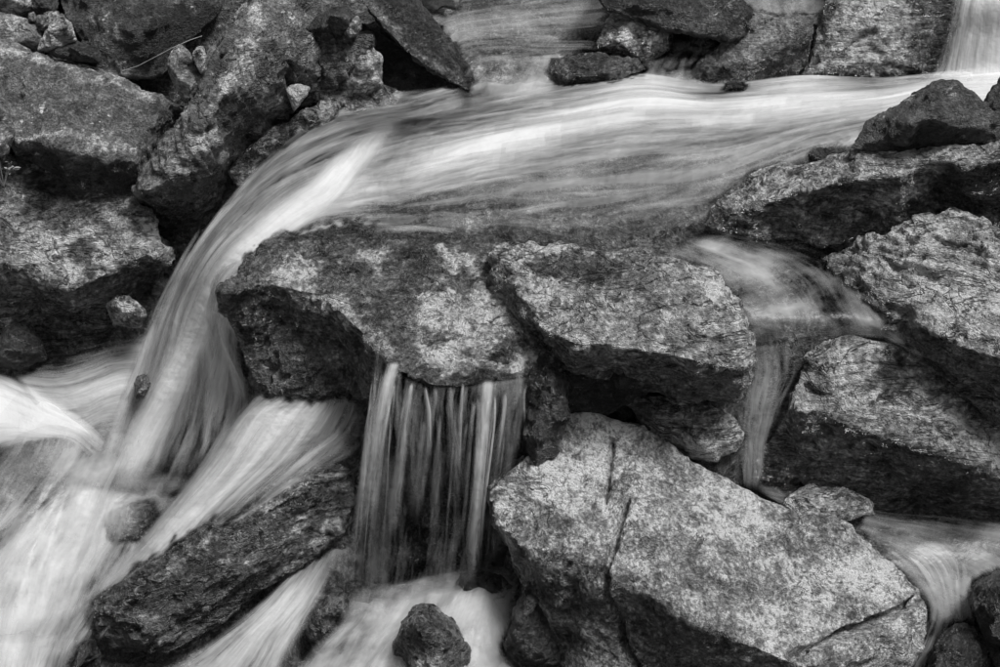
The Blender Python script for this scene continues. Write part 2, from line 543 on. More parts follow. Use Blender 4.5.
rock('boulder', 'broad pale weathered boulder with wrinkled top above a dark undercut side',
     [(822, 258, .92), (840, 250, .95), (870, 240, 1.0), (900, 228, 1.05), (950, 211, 1.11), (975, 217, 1.11), (1000, 231, 1.09), (1060, 250, 1.07), (1090, 400, .80), (1060, 455, .60),
      (1000, 420, .62), (960, 394, .66), (930, 365, .71), (902, 338, .77), (872, 312, .83), (858, 296, .86), (835, 275, .89)],
     [(880, 306, .87), (920, 328, .86), (960, 345, .85), (1010, 362, .84), (900, 270, .96), (950, 260, 1.01), (960, 300, .93), (1010, 300, .95), (910, 300, .90), (1000, 390, .72)],
     t=0.42, mat='schist_wide', vox=0.007, low=0.010, mid=0.009, hi=0.003, ter=0.009, ter_n=(0.2, 0.25, 1.0), ter_k=22,
     wet=[[(868, 312), (920, 333), (960, 348), (1010, 364), (1100, 380), (1100, 470), (960, 420)]],
     cracks=[([(863, 250), (885, 258), (893, 267), (905, 268), (925, 258)], 2.6, 0.014), ([(925, 236), (945, 243), (965, 246)], 2.2, 0.012)])
rock('rock_slab', 'long slanting slab with pale top and dark overhanging front beside the stream',
     [(704, 226, .95), (712, 208, .99), (722, 201, 1.01), (745, 185, 1.05), (765, 171, 1.08), (800, 163, 1.12), (860, 155, 1.19), (900, 150, 1.22), (950, 145, 1.26), (1000, 140, 1.28), (1060, 136, 1.30), (1090, 220, 1.12),
      (1000, 238, 1.02), (950, 222, 1.04), (900, 236, .98), (860, 244, .93), (800, 242, .93), (740, 240, .93)],
     [(722, 214, 1.0), (760, 206, 1.05), (800, 192, 1.11), (850, 181, 1.17), (900, 175, 1.20), (960, 164, 1.25), (1020, 158, 1.27), (860, 166, 1.19), (930, 158, 1.24), (790, 180, 1.12),
      (780, 222, .99), (860, 210, 1.04), (940, 195, 1.10), (1000, 205, 1.10)],
     t=0.35, mat='schist', vox=0.007, low=0.010, mid=0.009, hi=0.003, ter=0.012, ter_n=(-0.2, 0.2, 1.0), ter_k=14,
     wet=[[(700, 230), (718, 214), (760, 207), (800, 194), (850, 184), (900, 178), (960, 168), (1100, 160), (1100, 250), (700, 250)]])
rock('rock', 'dark pointed rock with a ridged crest lying on the slanting slab',
     [(847, 160, 1.19), (850, 149, 1.22), (862, 131, 1.27), (866, 121, 1.29), (890, 108, 1.33), (920, 92, 1.39), (940, 83, 1.42), (955, 83, 1.42), (975, 92, 1.40), (985, 105, 1.37), (1002, 119, 1.34), (1050, 118, 1.34),
      (1060, 148, 1.26), (1000, 145, 1.26), (975, 143, 1.26), (935, 152, 1.23), (880, 158, 1.20)],
     [(934, 92, 1.41), (930, 108, 1.385), (916, 122, 1.35), (935, 118, 1.37), (880, 140, 1.27), (905, 132, 1.31), (955, 128, 1.33), (985, 128, 1.32), (960, 105, 1.38), (890, 122, 1.31)],
     ridges=[(0, 1)], t=0.25, mat='dark', vox=0.007, low=0.006, mid=0.008, hi=0.003, dry=0.85,
     wet=[[(880, 158), (900, 136), (930, 125), (960, 133), (975, 144), (930, 156)]])  # shade below the overhang, painted as a darker, glossier area
stone('stone', 'rounded dark stone tucked behind the pointed rock crest',
      [(984, 106), (990, 92), (1003, 79), (1030, 74), (1050, 90), (1045, 122), (1005, 119), (989, 113)], 3.85, 0.05, mat='dark', vox=0.007)
stone('stone', 'small dark stone in the current at the foot of the pointed rock',
      [(807, 168), (808, 155), (820, 148), (838, 147), (852, 152), (858, 162), (835, 172)], 3.95, 0.04, mat='dark', dry=0.3)

# ---- far right
rock('boulder', 'tall light block of rock with rippled face beside the upper waterfall',
     [(803, 76, 1.08), (808, 60, 1.13), (815, 30, 1.22), (825, 0, 1.31), (832, -30, 1.40), (900, -35, 1.42), (962, -30, 1.41), (956, 10, 1.30), (948, 40, 1.21), (942, 62, 1.14), (930, 74, 1.10), (880, 86, 1.06), (830, 86, 1.06)],
     [(822, 70, 1.11), (826, 30, 1.235), (870, 40, 1.215), (910, 30, 1.24), (900, 62, 1.15), (850, 68, 1.13), (870, 5, 1.31), (925, 0, 1.32)],
     t=0.4, mat='folded', vox=0.008, low=0.012, mid=0.010, hi=0.003, ter=0.010, ter_n=(0.2, -0.6, 0.8), ter_k=14,
     wet=[[(895, -40), (960, -40), (950, 70), (925, 75), (905, 60), (915, 20)], [(800, 74), (930, 66), (930, 95), (800, 95)]],
     cracks=[([(853, 42), (862, 34), (876, 32)], 4.5, 0.03)])
rock('rock', 'smooth sloping grey rock leaning towards the light block at the pool edge',
     [(650, 78, 1.07), (690, 72, 1.09), (712, 52, 1.14), (735, 30, 1.22), (760, 15, 1.28), (790, 17, 1.29), (813, 16, 1.30), (812, 40, 1.22), (807, 64, 1.12), (795, 76, 1.08), (770, 80, 1.07), (735, 86, 1.06), (690, 86, 1.06)],
     [(700, 74, 1.10), (755, 62, 1.15), (790, 44, 1.215), (808, 25, 1.275), (770, 38, 1.215), (740, 55, 1.155)],
     t=0.3, mat='grey', vox=0.008, low=0.010, mid=0.006, hi=0.003, wet=[[(690, 78), (755, 64), (790, 46), (815, 25), (815, 80), (740, 90)]], dry=0.75)
rock('rock_slab', 'dark overhanging slab resting across the back of the pool',
     [(590, -12, 1.36), (608, 9, 1.29), (640, 20, 1.255), (690, 32, 1.22), (722, 40, 1.20), (745, 36, 1.215), (757, 25, 1.245), (747, 10, 1.29), (730, -8, 1.34), (700, -45, 1.42), (620, -50, 1.43)],
     [(640, 5, 1.31), (690, 8, 1.30), (725, 18, 1.265), (690, -10, 1.34), (740, 25, 1.25)], t=0.3, mat='dark', vox=0.008, low=0.008, mid=0.008, ter=0.008, ter_n=(0.5, 0.2, 1), ter_k=12, dry=0.6)
stone('rock', 'grey angular rock standing in the pool under the dark overhanging slab',
      [(595, 50), (606, 30), (618, 10), (642, 7), (672, 17), (671, 38), (668, 48), (645, 57), (615, 52)], 4.78, 0.08, lean=0.0016, mat='schist', vox=0.007, t=0.22, dry=1.0, cat='rock')
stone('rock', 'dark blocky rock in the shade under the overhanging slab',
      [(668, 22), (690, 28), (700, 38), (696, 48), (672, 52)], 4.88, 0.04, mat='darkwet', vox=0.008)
stone('stone', 'small light stone at the waterline under the overhanging slab',
      [(688, 48), (694, 38), (708, 36), (717, 42), (710, 52), (698, 54)], 4.80, 0.03, mat='grey')
stone('rock', 'low flat rock breaking the surface where the pool spills into the stream',
      [(553, 73), (559, 62), (575, 58), (605, 56), (640, 60), (648, 70), (620, 78), (590, 82), (568, 81)], 4.62, 0.06, lean=0.0022, mat='grey', vox=0.007, dry=0.3, cat='rock', mid=0.008)
stone('stone', 'tiny dark stone poking from the white stream below the sloping grey rock',
      [(724, 92), (730, 83), (738, 81), (745, 88), (742, 94)], 4.50, 0.02, mat='darkwet')

# ---- upper centre-left
rock('rock_slab', 'steep leaning slab with glossy top dipping into the pool',
     [(350, -20, 1.46), (362, 2, 1.40), (372, 14, 1.36), (388, 32, 1.30), (405, 50, 1.24), (425, 66, 1.18), (445, 77, 1.13), (462, 88, 1.08), (472, 92, 1.06), (478, 82, 1.07), (464, 62, 1.12), (452, 45, 1.17), (441, 25, 1.23), (426, 8, 1.28), (412, -25, 1.38)],
     [(395, 20, 1.31), (420, 40, 1.24), (445, 62, 1.15), (385, -5, 1.385)], t=0.22, mat='dark', vox=0.007, low=0.006, mid=0.006, hi=0.003, ter=0.008, ter_n=(-0.7, 0.2, 0.7), ter_k=12, dry=0.45,
     pale=[[(362, 0), (405, 46), (460, 86), (462, 82), (410, 42), (372, 0)]])
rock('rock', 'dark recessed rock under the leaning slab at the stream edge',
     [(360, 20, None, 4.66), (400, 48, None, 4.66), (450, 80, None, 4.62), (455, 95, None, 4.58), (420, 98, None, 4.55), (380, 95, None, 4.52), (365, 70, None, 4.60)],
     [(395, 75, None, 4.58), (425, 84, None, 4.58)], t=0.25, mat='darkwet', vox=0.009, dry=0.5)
rock('rock', 'grooved layered rock rising beside the white pebble',
     [(303, 30, 1.32), (320, 27, 1.33), (345, 32, 1.31), (372, 36, 1.29), (374, 46, 1.27), (362, 55, 1.24), (348, 76, 1.18), (332, 92, 1.12), (312, 106, 1.06), (298, 110, 1.04), (300, 96, 1.09), (312, 82, 1.15), (316, 60, 1.23), (308, 46, 1.27)],
     [(340, 50, 1.27), (325, 80, 1.17), (330, 62, 1.23)], t=0.25, mat='schist_steep', vox=0.007, low=0.006, mid=0.008, hi=0.003, ter=0.012, ter_n=(0.8, 0.2, 0.5), ter_k=20)
rock('rock', 'pale wrinkled hump of rock at the edge of the stream',
     [(325, 100, 1.07), (335, 90, 1.10), (350, 66, 1.19), (360, 51, 1.24), (370, 48, 1.25), (378, 58, 1.22), (380, 82, 1.13), (376, 92, 1.09), (350, 100, 1.06)],
     [(362, 66, 1.21), (366, 82, 1.15), (348, 84, 1.14)], t=0.2, mat='folded', vox=0.006, low=0.004, mid=0.008, hi=0.003, ter=0.006, ter_n=(0.3, 0.6, 0.6), ter_k=22)
rock('rock', 'low pale shelf of rock with water lapping over its edge',
     [(228, 172, .92), (245, 150, .98), (262, 136, 1.02), (300, 112, 1.07), (335, 95, 1.10), (380, 86, 1.10), (405, 92, 1.07), (395, 108, 1.03), (350, 122, 1.00), (300, 142, .97), (262, 165, .93), (238, 190, .86)],
     [(270, 145, 1.01), (310, 120, 1.055), (350, 105, 1.07)], t=0.2, mat='folded', vox=0.007, low=0.006, mid=0.008, hi=0.003, ter=0.005, ter_n=(0.3, 0.3, 1), dry=0.7,
     wet=[[(228, 190), (262, 150), (310, 128), (350, 112), (410, 98), (400, 115), (300, 150), (240, 200)]])
stone('stone', 'dark flat-topped stone lying on the grooved layered rock',
      [(309, 31), (318, 17), (333, 7), (346, 7), (353, 18), (347, 30), (330, 32)], 4.42, 0.05, mat='dark')
stone('stone', 'small pale-edged stone beside the dark flat-topped stone',
      [(344, 33), (350, 22), (358, 16), (361, 24), (357, 34), (350, 38)], 4.40, 0.02, mat='grey')
stone('pebble', 'white angular pebble caught in a crevice',
      [(287, 90), (291, 86), (299, 85), (309, 88), (307, 96), (299, 105), (294, 111), (291, 102)], 4.26, 0.02, mat='pale', hi=0.001, cat='pebble')
stone('stone', 'bright wet stone at the far edge of the pool behind the leaning slab',
      [(420, -12), (424, 6), (434, 11), (444, 6), (456, 9), (462, -4), (455, -15)], 4.98, 0.03, mat='pale', vox=0.007)

# ---- left pile
rock('boulder', 'tall ridged boulder with foliated flank beside the cascade',
     [(134, 190, .97), (140, 178, 1.0), (160, 150, 1.08), (185, 115, 1.18), (205, 85, 1.25), (235, 46, 1.34), (250, 38, 1.36), (290, 30, 1.36), (308, 31, 1.34), (316, 50, 1.27), (318, 75, 1.19), (312, 90, 1.13),
      (300, 106, 1.07), (275, 127, 1.0), (250, 147, .95), (233, 165, .91), (226, 185, .86), (212, 208, .78), (190, 232, .70), (165, 236, .69), (145, 228, .72), (137, 208, .83)],
     [(250, 46, 1.37), (225, 88, 1.28), (192, 134, 1.17), (165, 165, 1.08), (146, 190, 1.01), (170, 180, 1.03), (200, 170, 1.05), (226, 162, 1.01), (270, 90, 1.22), (290, 60, 1.30), (250, 120, 1.13), (205, 150, 1.12), (165, 205, .88), (200, 200, .89), (285, 100, 1.13)],
     t=0.45, mat='schist_steep', vox=0.007, low=0.010, mid=0.007, hi=0.004, ter=0.007, ter_n=(0.85, 0.1, 0.35), ter_k=26,
     wet=[[(130, 196), (165, 186), (200, 176), (232, 170), (230, 245), (130, 245)]],
     pale=[[(190, 138), (215, 125), (220, 140), (190, 165), (165, 182), (145, 192), (150, 178)], [(255, 20), (262, 45), (240, 70), (215, 110), (205, 110), (235, 60)]],
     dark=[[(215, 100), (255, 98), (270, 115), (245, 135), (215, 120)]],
     cracks=[([(291, 45), (293, 70), (290, 85)], 4, 0.03)])
rock('boulder', 'mottled upright rock behind the ridged boulder top',
     [(200, 92, 1.22), (212, 55, 1.29), (232, 28, 1.35), (246, 6, 1.40), (256, -20, 1.46), (345, -25, 1.46), (335, 5, 1.38), (315, 26, 1.32), (308, 40, 1.28), (260, 60, 1.24), (225, 80, 1.22)],
     [(240, 40, 1.335), (270, 10, 1.40), (300, 5, 1.39), (280, 30, 1.34)], t=0.35, mat='lichen', vox=0.008, mid=0.012, low=0.012,
     pale=[[(247, 10), (258, 6), (260, 16), (250, 18)]])
rock('boulder', 'large mottled boulder wedged across the left bank',
     [(-60, 30, 1.34), (0, 45, 1.32), (18, 46, 1.31), (35, 53, 1.30), (55, 62, 1.285), (72, 63, 1.29), (105, 75, 1.26), (140, 90, 1.22), (165, 98, 1.19), (187, 110, 1.15), (180, 120, 1.10), (175, 140, 1.03), (162, 165, .96), (148, 188, .90), (140, 196, .88),
      (110, 194, .90), (70, 186, .93), (40, 170, .98), (15, 155, 1.04), (8, 122, 1.14), (-15, 100, 1.18), (-60, 100, 1.2)],
     [(60, 148, 1.115), (20, 138, 1.13), (110, 158, 1.07), (135, 162, 1.05), (152, 120, 1.14), (160, 112, 1.15), (80, 105, 1.205), (40, 90, 1.235), (120, 120, 1.155), (146, 104, 1.185), (90, 175, .985)],
     t=0.45, mat='lichen', vox=0.007, low=0.014, mid=0.009, hi=0.004,
     wet=[[(158, 112), (190, 108), (185, 150), (145, 205), (60, 190), (12, 160), (18, 146), (60, 154), (110, 164), (135, 166), (150, 140)]],  # painted shade: end facet in the gap and band under the face
     pale=[[(20, 140), (60, 138), (110, 150), (130, 155), (120, 140), (60, 128)], [(0, 48), (70, 64), (150, 95), (150, 99), (70, 69), (0, 52)]])
rock('boulder', 'big dark boulder leaning over the left bank, flecked with pale lichen',
     [(42, -30, 1.44), (58, 0, 1.36), (70, 25, 1.31), (82, 42, 1.26), (92, 56, 1.22), (102, 70, 1.185), (115, 77, 1.17), (130, 75, 1.175), (145, 78, 1.16), (165, 72, 1.175), (176, 60, 1.20), (190, 45, 1.24), (208, 25, 1.29), (218, 5, 1.34), (218, -30, 1.43)],
     [(130, 30, 1.34), (150, 25, 1.345), (100, 15, 1.36), (175, 20, 1.33), (120, 55, 1.25), (150, 55, 1.24), (140, 0, 1.40)],
     t=0.4, mat='dark', vox=0.007, low=0.014, mid=0.008, hi=0.003, ter=0.006, ter_n=(0.6, 0.5, 0.3), ter_k=12,
     pale=[[(112, 40), (120, 44), (116, 52)], [(103, 62), (118, 55), (135, 66), (130, 76), (110, 76)], [(162, 18), (170, 15), (166, 24)], [(85, 10), (95, 16), (110, 34), (104, 34)]],
     dark=[[(150, 20), (215, 5), (190, 48), (160, 70), (140, 55)]])
rock('boulder', 'pale-faced boulder low on the left bank with dark undercut base',
     [(-60, 130, 1.06), (0, 148, 1.03), (20, 160, 1.0), (60, 172, .97), (110, 187, .92), (135, 194, .90), (150, 212, .86), (160, 238, .79), (173, 250, .75), (170, 264, .71), (148, 280, .62), (125, 305, .53), (105, 335, .43), (90, 348, .39),
      (50, 352, .39), (20, 345, .42), (-60, 345, .42)],
     [(0, 262, .78), (30, 263, .775), (48, 277, .74), (75, 291, .70), (110, 273, .745), (150, 256, .77), (164, 248, .78), (60, 225, .865), (100, 230, .845), (20, 205, .915), (60, 190, .93), (40, 320, .50), (90, 318, .50), (120, 210, .88)],
     t=0.45, mat='folded', vox=0.007, low=0.012, mid=0.010, hi=0.003, ter=0.007, ter_n=(0.4, 0.4, 0.7), ter_k=13,
     wet=[[(-60, 264), (28, 265), (48, 280), (75, 294), (110, 276), (150, 259), (180, 245), (180, 300), (100, 360), (-60, 360)]],  # wet base plus painted shade where the face tips back
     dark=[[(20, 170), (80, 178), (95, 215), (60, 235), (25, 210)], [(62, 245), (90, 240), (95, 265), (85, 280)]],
     pale=[[(70, 215), (78, 212), (105, 245), (98, 250)], [(55, 245), (62, 245), (82, 275), (75, 280)]])
stone('rock', 'pale-topped rock at the far left bank above the mottled boulder',
      [(-30, 15), (0, 15), (20, 20), (40, 27), (48, 40), (42, 56), (20, 52), (0, 50), (-30, 40)], 4.45, 0.06, mat='grey', vox=0.008, cat='rock', t=0.25)
stone('stone', 'light rounded stone among rubble on top of the left bank',
      [(-25, -20), (20, -20), (32, 0), (31, 12), (16, 19), (0, 15), (-25, 10)], 4.62, 0.06, mat='schist', vox=0.007)
stone('stone', 'dark square stone beside the light rounded stone',
      [(31, -15), (52, -15), (58, 4), (56, 13), (38, 14), (32, 8)], 4.62, 0.04, mat='dark')
stone('stone', 'upright wedge-shaped stone with a pale edge behind the mottled boulder',
      [(39, 50), (45, 34), (54, 19), (62, 15), (72, 24), (77, 40), (66, 45), (50, 50)], 4.35, 0.05, mat='schist')
stone('stone', 'pale block behind the wedge-shaped stone',
      [(38, 30), (45, 13), (57, 11), (62, 20), (54, 34)], 4.45, 0.03, mat='schist')
stone('stone', 'low dark stone lying in the gap in front of the wedge-shaped stone',
      [(47, 50), (58, 43), (78, 42), (96, 50), (100, 62), (75, 62), (55, 58)], 4.34, 0.04, mat='dark')
stone('pebble', 'tiny upright pebble in the rubble by the pale block',
      [(28, 22), (29, 14), (34, 12), (36, 23)], 4.45, 0.015, mat='schist', vox=0.005, cat='pebble')
stone('pebble', 'tiny rounded pebble in the rubble by the pale block',
      [(36, 24), (37, 16), (43, 15), (46, 22), (42, 27)], 4.44, 0.015, mat='grey', vox=0.005, cat='pebble')
stone('rock_shard', 'long upright shard of rock standing in the dark gap',
      [(169, 66), (173, 52), (179, 45), (187, 50), (196, 64), (206, 80), (197, 94), (186, 104), (179, 92), (173, 78)], 4.22, 0.04, mat='grey', vox=0.006)
stone('rock_shard', 'small pale curved shard leaning on the long upright shard',
      [(192, 52), (197, 46), (203, 46), (206, 54), (206, 70), (202, 75), (197, 68)], 4.20, 0.02, mat='schist', vox=0.005)
stone('rock', 'dark rock partly showing at the frame side under the mottled boulder',
      [(-40, 95), (0, 100), (7, 116), (12, 136), (6, 154), (-40, 160)], 3.98, 0.04, mat='grey', vox=0.007, cat='rock', t=0.25, dark=[[(-40, 95), (10, 98), (8, 125), (-40, 130)]])
stone('stone', 'small pale-banded stone at the foot of the left bank near the cascade',
      [(106, 306), (114, 295), (128, 296), (139, 303), (147, 315), (140, 326), (115, 326)], 3.88, 0.05, mat='folded', dry=0.7, pale=[[(112, 298), (135, 302), (140, 314), (118, 316)]])
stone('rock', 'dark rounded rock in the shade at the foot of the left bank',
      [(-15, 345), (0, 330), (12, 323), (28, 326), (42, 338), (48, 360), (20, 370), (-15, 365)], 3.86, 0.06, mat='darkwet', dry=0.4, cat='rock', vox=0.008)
stone('rock', 'smooth submerged rock with white water sliding over it',
      [(-40, 470), (0, 452), (30, 437), (62, 430), (80, 432), (94, 442), (97, 455), (80, 478), (50, 515), (0, 530), (-40, 530)], 3.60, 0.04, lean=0.0012, veiled=True, mid=0.005, mat='grey', vox=0.008, dry=0.3, cat='rock', t=0.3, low=0.012)
stone('rock', 'small dark rock parting the foam beside the layered diagonal rock',
      [(104, 530), (112, 512), (130, 505), (152, 503), (156, 520), (142, 540), (124, 560), (110, 552)], 3.385, 0.045, mid=0.004, mat='grey', dry=0.35, cat='rock', t=0.2)
stone('stone', 'rounded stone glimpsed through the cascade veil',
      [(134, 385), (138, 377), (146, 374), (150, 384), (144, 396), (136, 398)], 3.69, 0.02, veiled=True, mat='grey', dry=0.4)
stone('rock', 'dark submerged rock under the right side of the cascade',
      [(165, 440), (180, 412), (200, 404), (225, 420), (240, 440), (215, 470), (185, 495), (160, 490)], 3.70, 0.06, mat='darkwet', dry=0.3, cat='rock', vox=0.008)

# ---- diagonal rock, lower left
rock('rock', 'long layered diagonal rock with pale flakes jutting from white water',
     [(92, 618, .03), (96, 602, .08), (112, 592, .11), (138, 572, .16), (180, 546, .20), (220, 517, .25), (260, 491, .29), (300, 471, .33), (335, 464, .36), (352, 471, .35), (357, 487, .30), (353, 512, .22), (332, 542, .13), (302, 564, .06),
      (272, 584, .01), (242, 606, -.03), (216, 626, -.06), (182, 650, -.08), (150, 655, -.08), (125, 650, -.08), (104, 642, -.06)],
     [(342, 477, .355), (318, 480, .345), (300, 494, .325), (260, 514, .285), (220, 538, .24), (170, 566, .19), (140, 592, .145), (110, 608, .09), (145, 628, .05), (200, 590, .13), (260, 560, .16), (310, 520, .22), (175, 620, .03)],
     t=0.4, mat='schist_steep', vox=0.006, low=0.010, mid=0.007, hi=0.004, ter=0.010, ter_n=(-0.5, 0.1, 1.0), ter_k=17, dry=0.62,
     pale=[[(270, 542), (300, 512), (316, 510), (312, 524), (285, 544)], [(272, 541), (298, 516), (312, 512), (308, 524), (284, 543)], [(290, 550), (325, 535), (330, 545), (300, 555)], [(315, 525), (340, 513), (345, 522), (325, 533)], [(258, 575), (285, 565), (275, 582), (262, 584)],
           [(120, 600), (170, 562), (260, 508), (320, 474), (345, 470), (345, 476), (300, 492), (220, 536), (150, 585)]])
stone('stone', 'dark glistening stone at the foot of the layered diagonal rock',
      [(66, 690), (72, 665), (84, 645), (92, 640), (98, 655), (100, 680), (90, 700)], 2.93, 0.04, mat='darkwet', dry=0.2)

# ---- bottom centre
stone('rock', 'rounded wet rock in the splash pool below the water curtain',
      [(393, 690), (394, 645), (402, 622), (418, 607), (438, 608), (456, 624), (468, 648), (468, 690)], 2.85, 0.09, veiled=True, mat='grey', dry=0.3, cat='rock', t=0.22, pale=[[(412, 655), (440, 655), (440, 672), (412, 672)]])
stone('stone', 'dark wet stone where the last water strand lands',
      [(456, 585), (461, 574), (478, 571), (500, 575), (512, 588), (500, 602), (478, 605), (462, 598)], 3.08, 0.04, veiled=True, mat='darkwet', dry=0.4)
stone('rock_shard', 'dark three-cornered shard leaning on the cracked boulder',
      [(503, 645), (515, 612), (524, 590), (529, 580), (540, 600), (556, 640), (560, 665), (520, 668)], 2.88, 0.05, mat='darkwet', dry=0.6, t=0.2)
stone('rock', 'low wet rock between the diagonal rock and the water curtain',
      [(308, 632), (316, 608), (328, 598), (345, 590), (354, 602), (350, 626), (332, 652), (314, 656)], 3.07, 0.05, veiled=True, mat='grey', dry=0.35, cat='rock', t=0.2)

# ---- lower right
stone('stone', 'flat half-submerged stone behind the cracked boulder',
      [(780, 500), (795, 489), (815, 486), (838, 486), (856, 492), (874, 503), (875, 515), (845, 524), (800, 520)], 3.14, 0.06, lean=0.002, mat='schist', dry=0.75)
stone('rock', 'dark wet rock beside the small fall at the right',
      [(972, 600), (980, 583), (1000, 572), (1040, 566), (1060, 620), (1050, 700), (1010, 690), (988, 640)], 2.84, 0.06, mat='darkwet', dry=0.5, cat='rock', t=0.25)
stone('rock', 'submerged dark rock at the foot of the small right fall',
      [(925, 670), (938, 640), (955, 625), (975, 628), (990, 650), (1000, 690), (960, 715), (930, 710)], 2.80, 0.06, mat='darkwet', dry=0.3, cat='rock', t=0.2)

# ------------------------------------------------------------------ water
def water_material(name, streak=1.0, gloss=0.3, clear_rough=0.30, foam_gain=1.0, cloud=0.5, cscale=4.0):
    N = NT(name)
    uv = N.n('UVMap', uv_map='flow')
    tc = N.n('TexCoord')
    foam = N.attr('foam'); edge = N.attr('edge')
    # gentle wander of the threads
    wob = N.n('TexNoise'); N.l(uv.outputs[0], wob.inputs['Vector']); wob.inputs['Scale'].default_value = 1.9; wob.inputs['Detail'].default_value = 4
    wv = N.n('VectorMath', operation='SUBTRACT'); N.l(wob.outputs['Color'], wv.inputs[0]); wv.inputs[1].default_value = (0.5, 0.5, 0.5)
    ws = N.n('VectorMath', operation='SCALE'); N.l(wv.outputs[0], ws.inputs[0]); ws.inputs['Scale'].default_value = 0.11
    wa = N.n('VectorMath', operation='ADD'); N.l(uv.outputs[0], wa.inputs[0]); N.l(ws.outputs[0], wa.inputs[1])

    def st(su, sv, scale, det, rough):
        mp = N.n('Mapping'); mp.inputs['Scale'].default_value = (su, sv, 1)
        N.l(wa.outputs[0], mp.inputs['Vector'])
        return N.noise(mp.outputs[0], scale, det, rough)
    a = st(9, 1.3, 1.0, 4, 0.55)
    b = st(34, 3.6, 1.0, 4, 0.6)
    c = st(120, 8.0, 1.0, 3, 0.6)
    blob = N.noise(wa.outputs[0], cscale, 4, 0.6)
    s = N.m('MULTIPLY', N.m('SUBTRACT', a, 0.5), 1.4 * streak)
    s = N.m('ADD', s, N.m('MULTIPLY', N.m('SUBTRACT', b, 0.5), 1.25 * streak))
    s = N.m('ADD', s, N.m('MULTIPLY', N.m('SUBTRACT', c, 0.5), 0.5 * streak))
    s = N.m('ADD', s, N.m('MULTIPLY', N.m('SUBTRACT', blob, 0.5), cloud))
    # streaks count most where the foam is half thick
    k = N.m('MULTIPLY', N.m('MULTIPLY', foam, N.m('SUBTRACT', 1.2, foam)), 2.3)
    den = N.m('ADD', N.m('MULTIPLY', N.m('POWER', foam, 1.7), foam_gain), N.m('MULTIPLY', s, k))
    den = N.m('MULTIPLY', N.m('MAXIMUM', den, 0.0), N.rng(edge, 0.0, 1.0))
    den = N.m('MINIMUM', den, 0.97)
    dif = N.n('BsdfDiffuse'); dif.inputs['Color'].default_value = (0.86, 0.86, 0.86, 1)
    trl = N.n('BsdfTranslucent'); trl.inputs['Color'].default_value = (0.86, 0.86, 0.86, 1)
    fm = N.n('MixShader'); fm.inputs[0].default_value = 0.5
    N.l(dif.outputs[0], fm.inputs[1]); N.l(trl.outputs[0], fm.inputs[2])
    trn = N.n('BsdfTransparent'); trn.inputs['Color'].default_value = (0.93, 0.93, 0.93, 1)
    gl = N.n('BsdfGlossy'); gl.inputs['Roughness'].default_value = clear_rough; gl.inputs['Color'].default_value = (0.9, 0.9, 0.9, 1)
    rip = N.noise(wa.outputs[0], 14, 4, 0.55)
    hh = N.m('ADD', N.m('MULTIPLY', a, 0.7), N.m('ADD', N.m('MULTIPLY', b, 0.18), N.m('MULTIPLY', rip, 0.6)))
    bp = N.n('Bump'); bp.inputs['Strength'].default_value = 0.55; bp.inputs['Distance'].default_value = 0.03
    N.l(hh, bp.inputs['Height'])
    N.l(bp.outputs[0], dif.inputs['Normal'])
    b2 = N.n('Bump'); b2.inputs['Strength'].default_value = 0.3; b2.inputs['Distance'].default_value = 0.02
    N.l(N.m('ADD', a, rip), b2.inputs['Height'])
    N.l(b2.outputs[0], gl.inputs['Normal'])
    fr = N.n('Fresnel'); fr.inputs['IOR'].default_value = 1.33
    clear = N.n('MixShader')
    N.l(N.m('MULTIPLY', N.m('MULTIPLY', fr.outputs[0], gloss), edge), clear.inputs[0])
    N.l(trn.outputs[0], clear.inputs[1]); N.l(gl.outputs[0], clear.inputs[2])
    mx = N.n('MixShader')
    N.l(den, mx.inputs[0]); N.l(clear.outputs[0], mx.inputs[1]); N.l(fm.outputs[0], mx.inputs[2])
    out = N.n('OutputMaterial'); N.l(mx.outputs[0], out.inputs['Surface'])
    return N.mat


WM = {
    'silk': water_material('silky_foam_water', 1.0),
    'fine': water_material('falling_foam_water', 1.15, gloss=0.12),
    'mist': water_material('misty_foam_water', 0.32, gloss=0.4, cloud=1.5, cscale=7.0),
    'calm': water_material('clear_stream_water', 0.45, clear_rough=0.25, cloud=0.9, cscale=6.0),
}
WATER_SAMPLES = []
WATER_ALL = []
from mathutils.kdtree import KDTree
_rv = np.concatenate([r[1][::2] for r in ROCKS if not r[3]])
_rv = _rv[(np.abs(_rv[:, 0]) < 2.3)]
rock_tree = KDTree(len(_rv))
for _k, _c in enumerate(_rv):
    rock_tree.insert(_c, _k)
rock_tree.balance()


def rock_gap(P):
    return np.array([rock_tree.find(c)[2] for c in P])




def catmull(A, t):
    """A: n x d control rows, t: parameters 0..1"""
    n = len(A)
    x = np.clip(np.asarray(t) * (n - 1), 0, n - 1 - 1e-9)
    i = x.astype(int); f = (x - i)[:, None]
    B = np.concatenate([[2 * A[0] - A[1]], A, [2 * A[-1] - A[-2]]])
    p0, p1, p2, p3 = B[i], B[i + 1], B[i + 2], B[i + 3]
    return 0.5 * (2 * p1 + (p2 - p0) * f + (2 * p0 - 5 * p1 + 4 * p2 - p3) * f ** 2 + (3 * p1 - p0 - 3 * p2 + p3) * f ** 3)


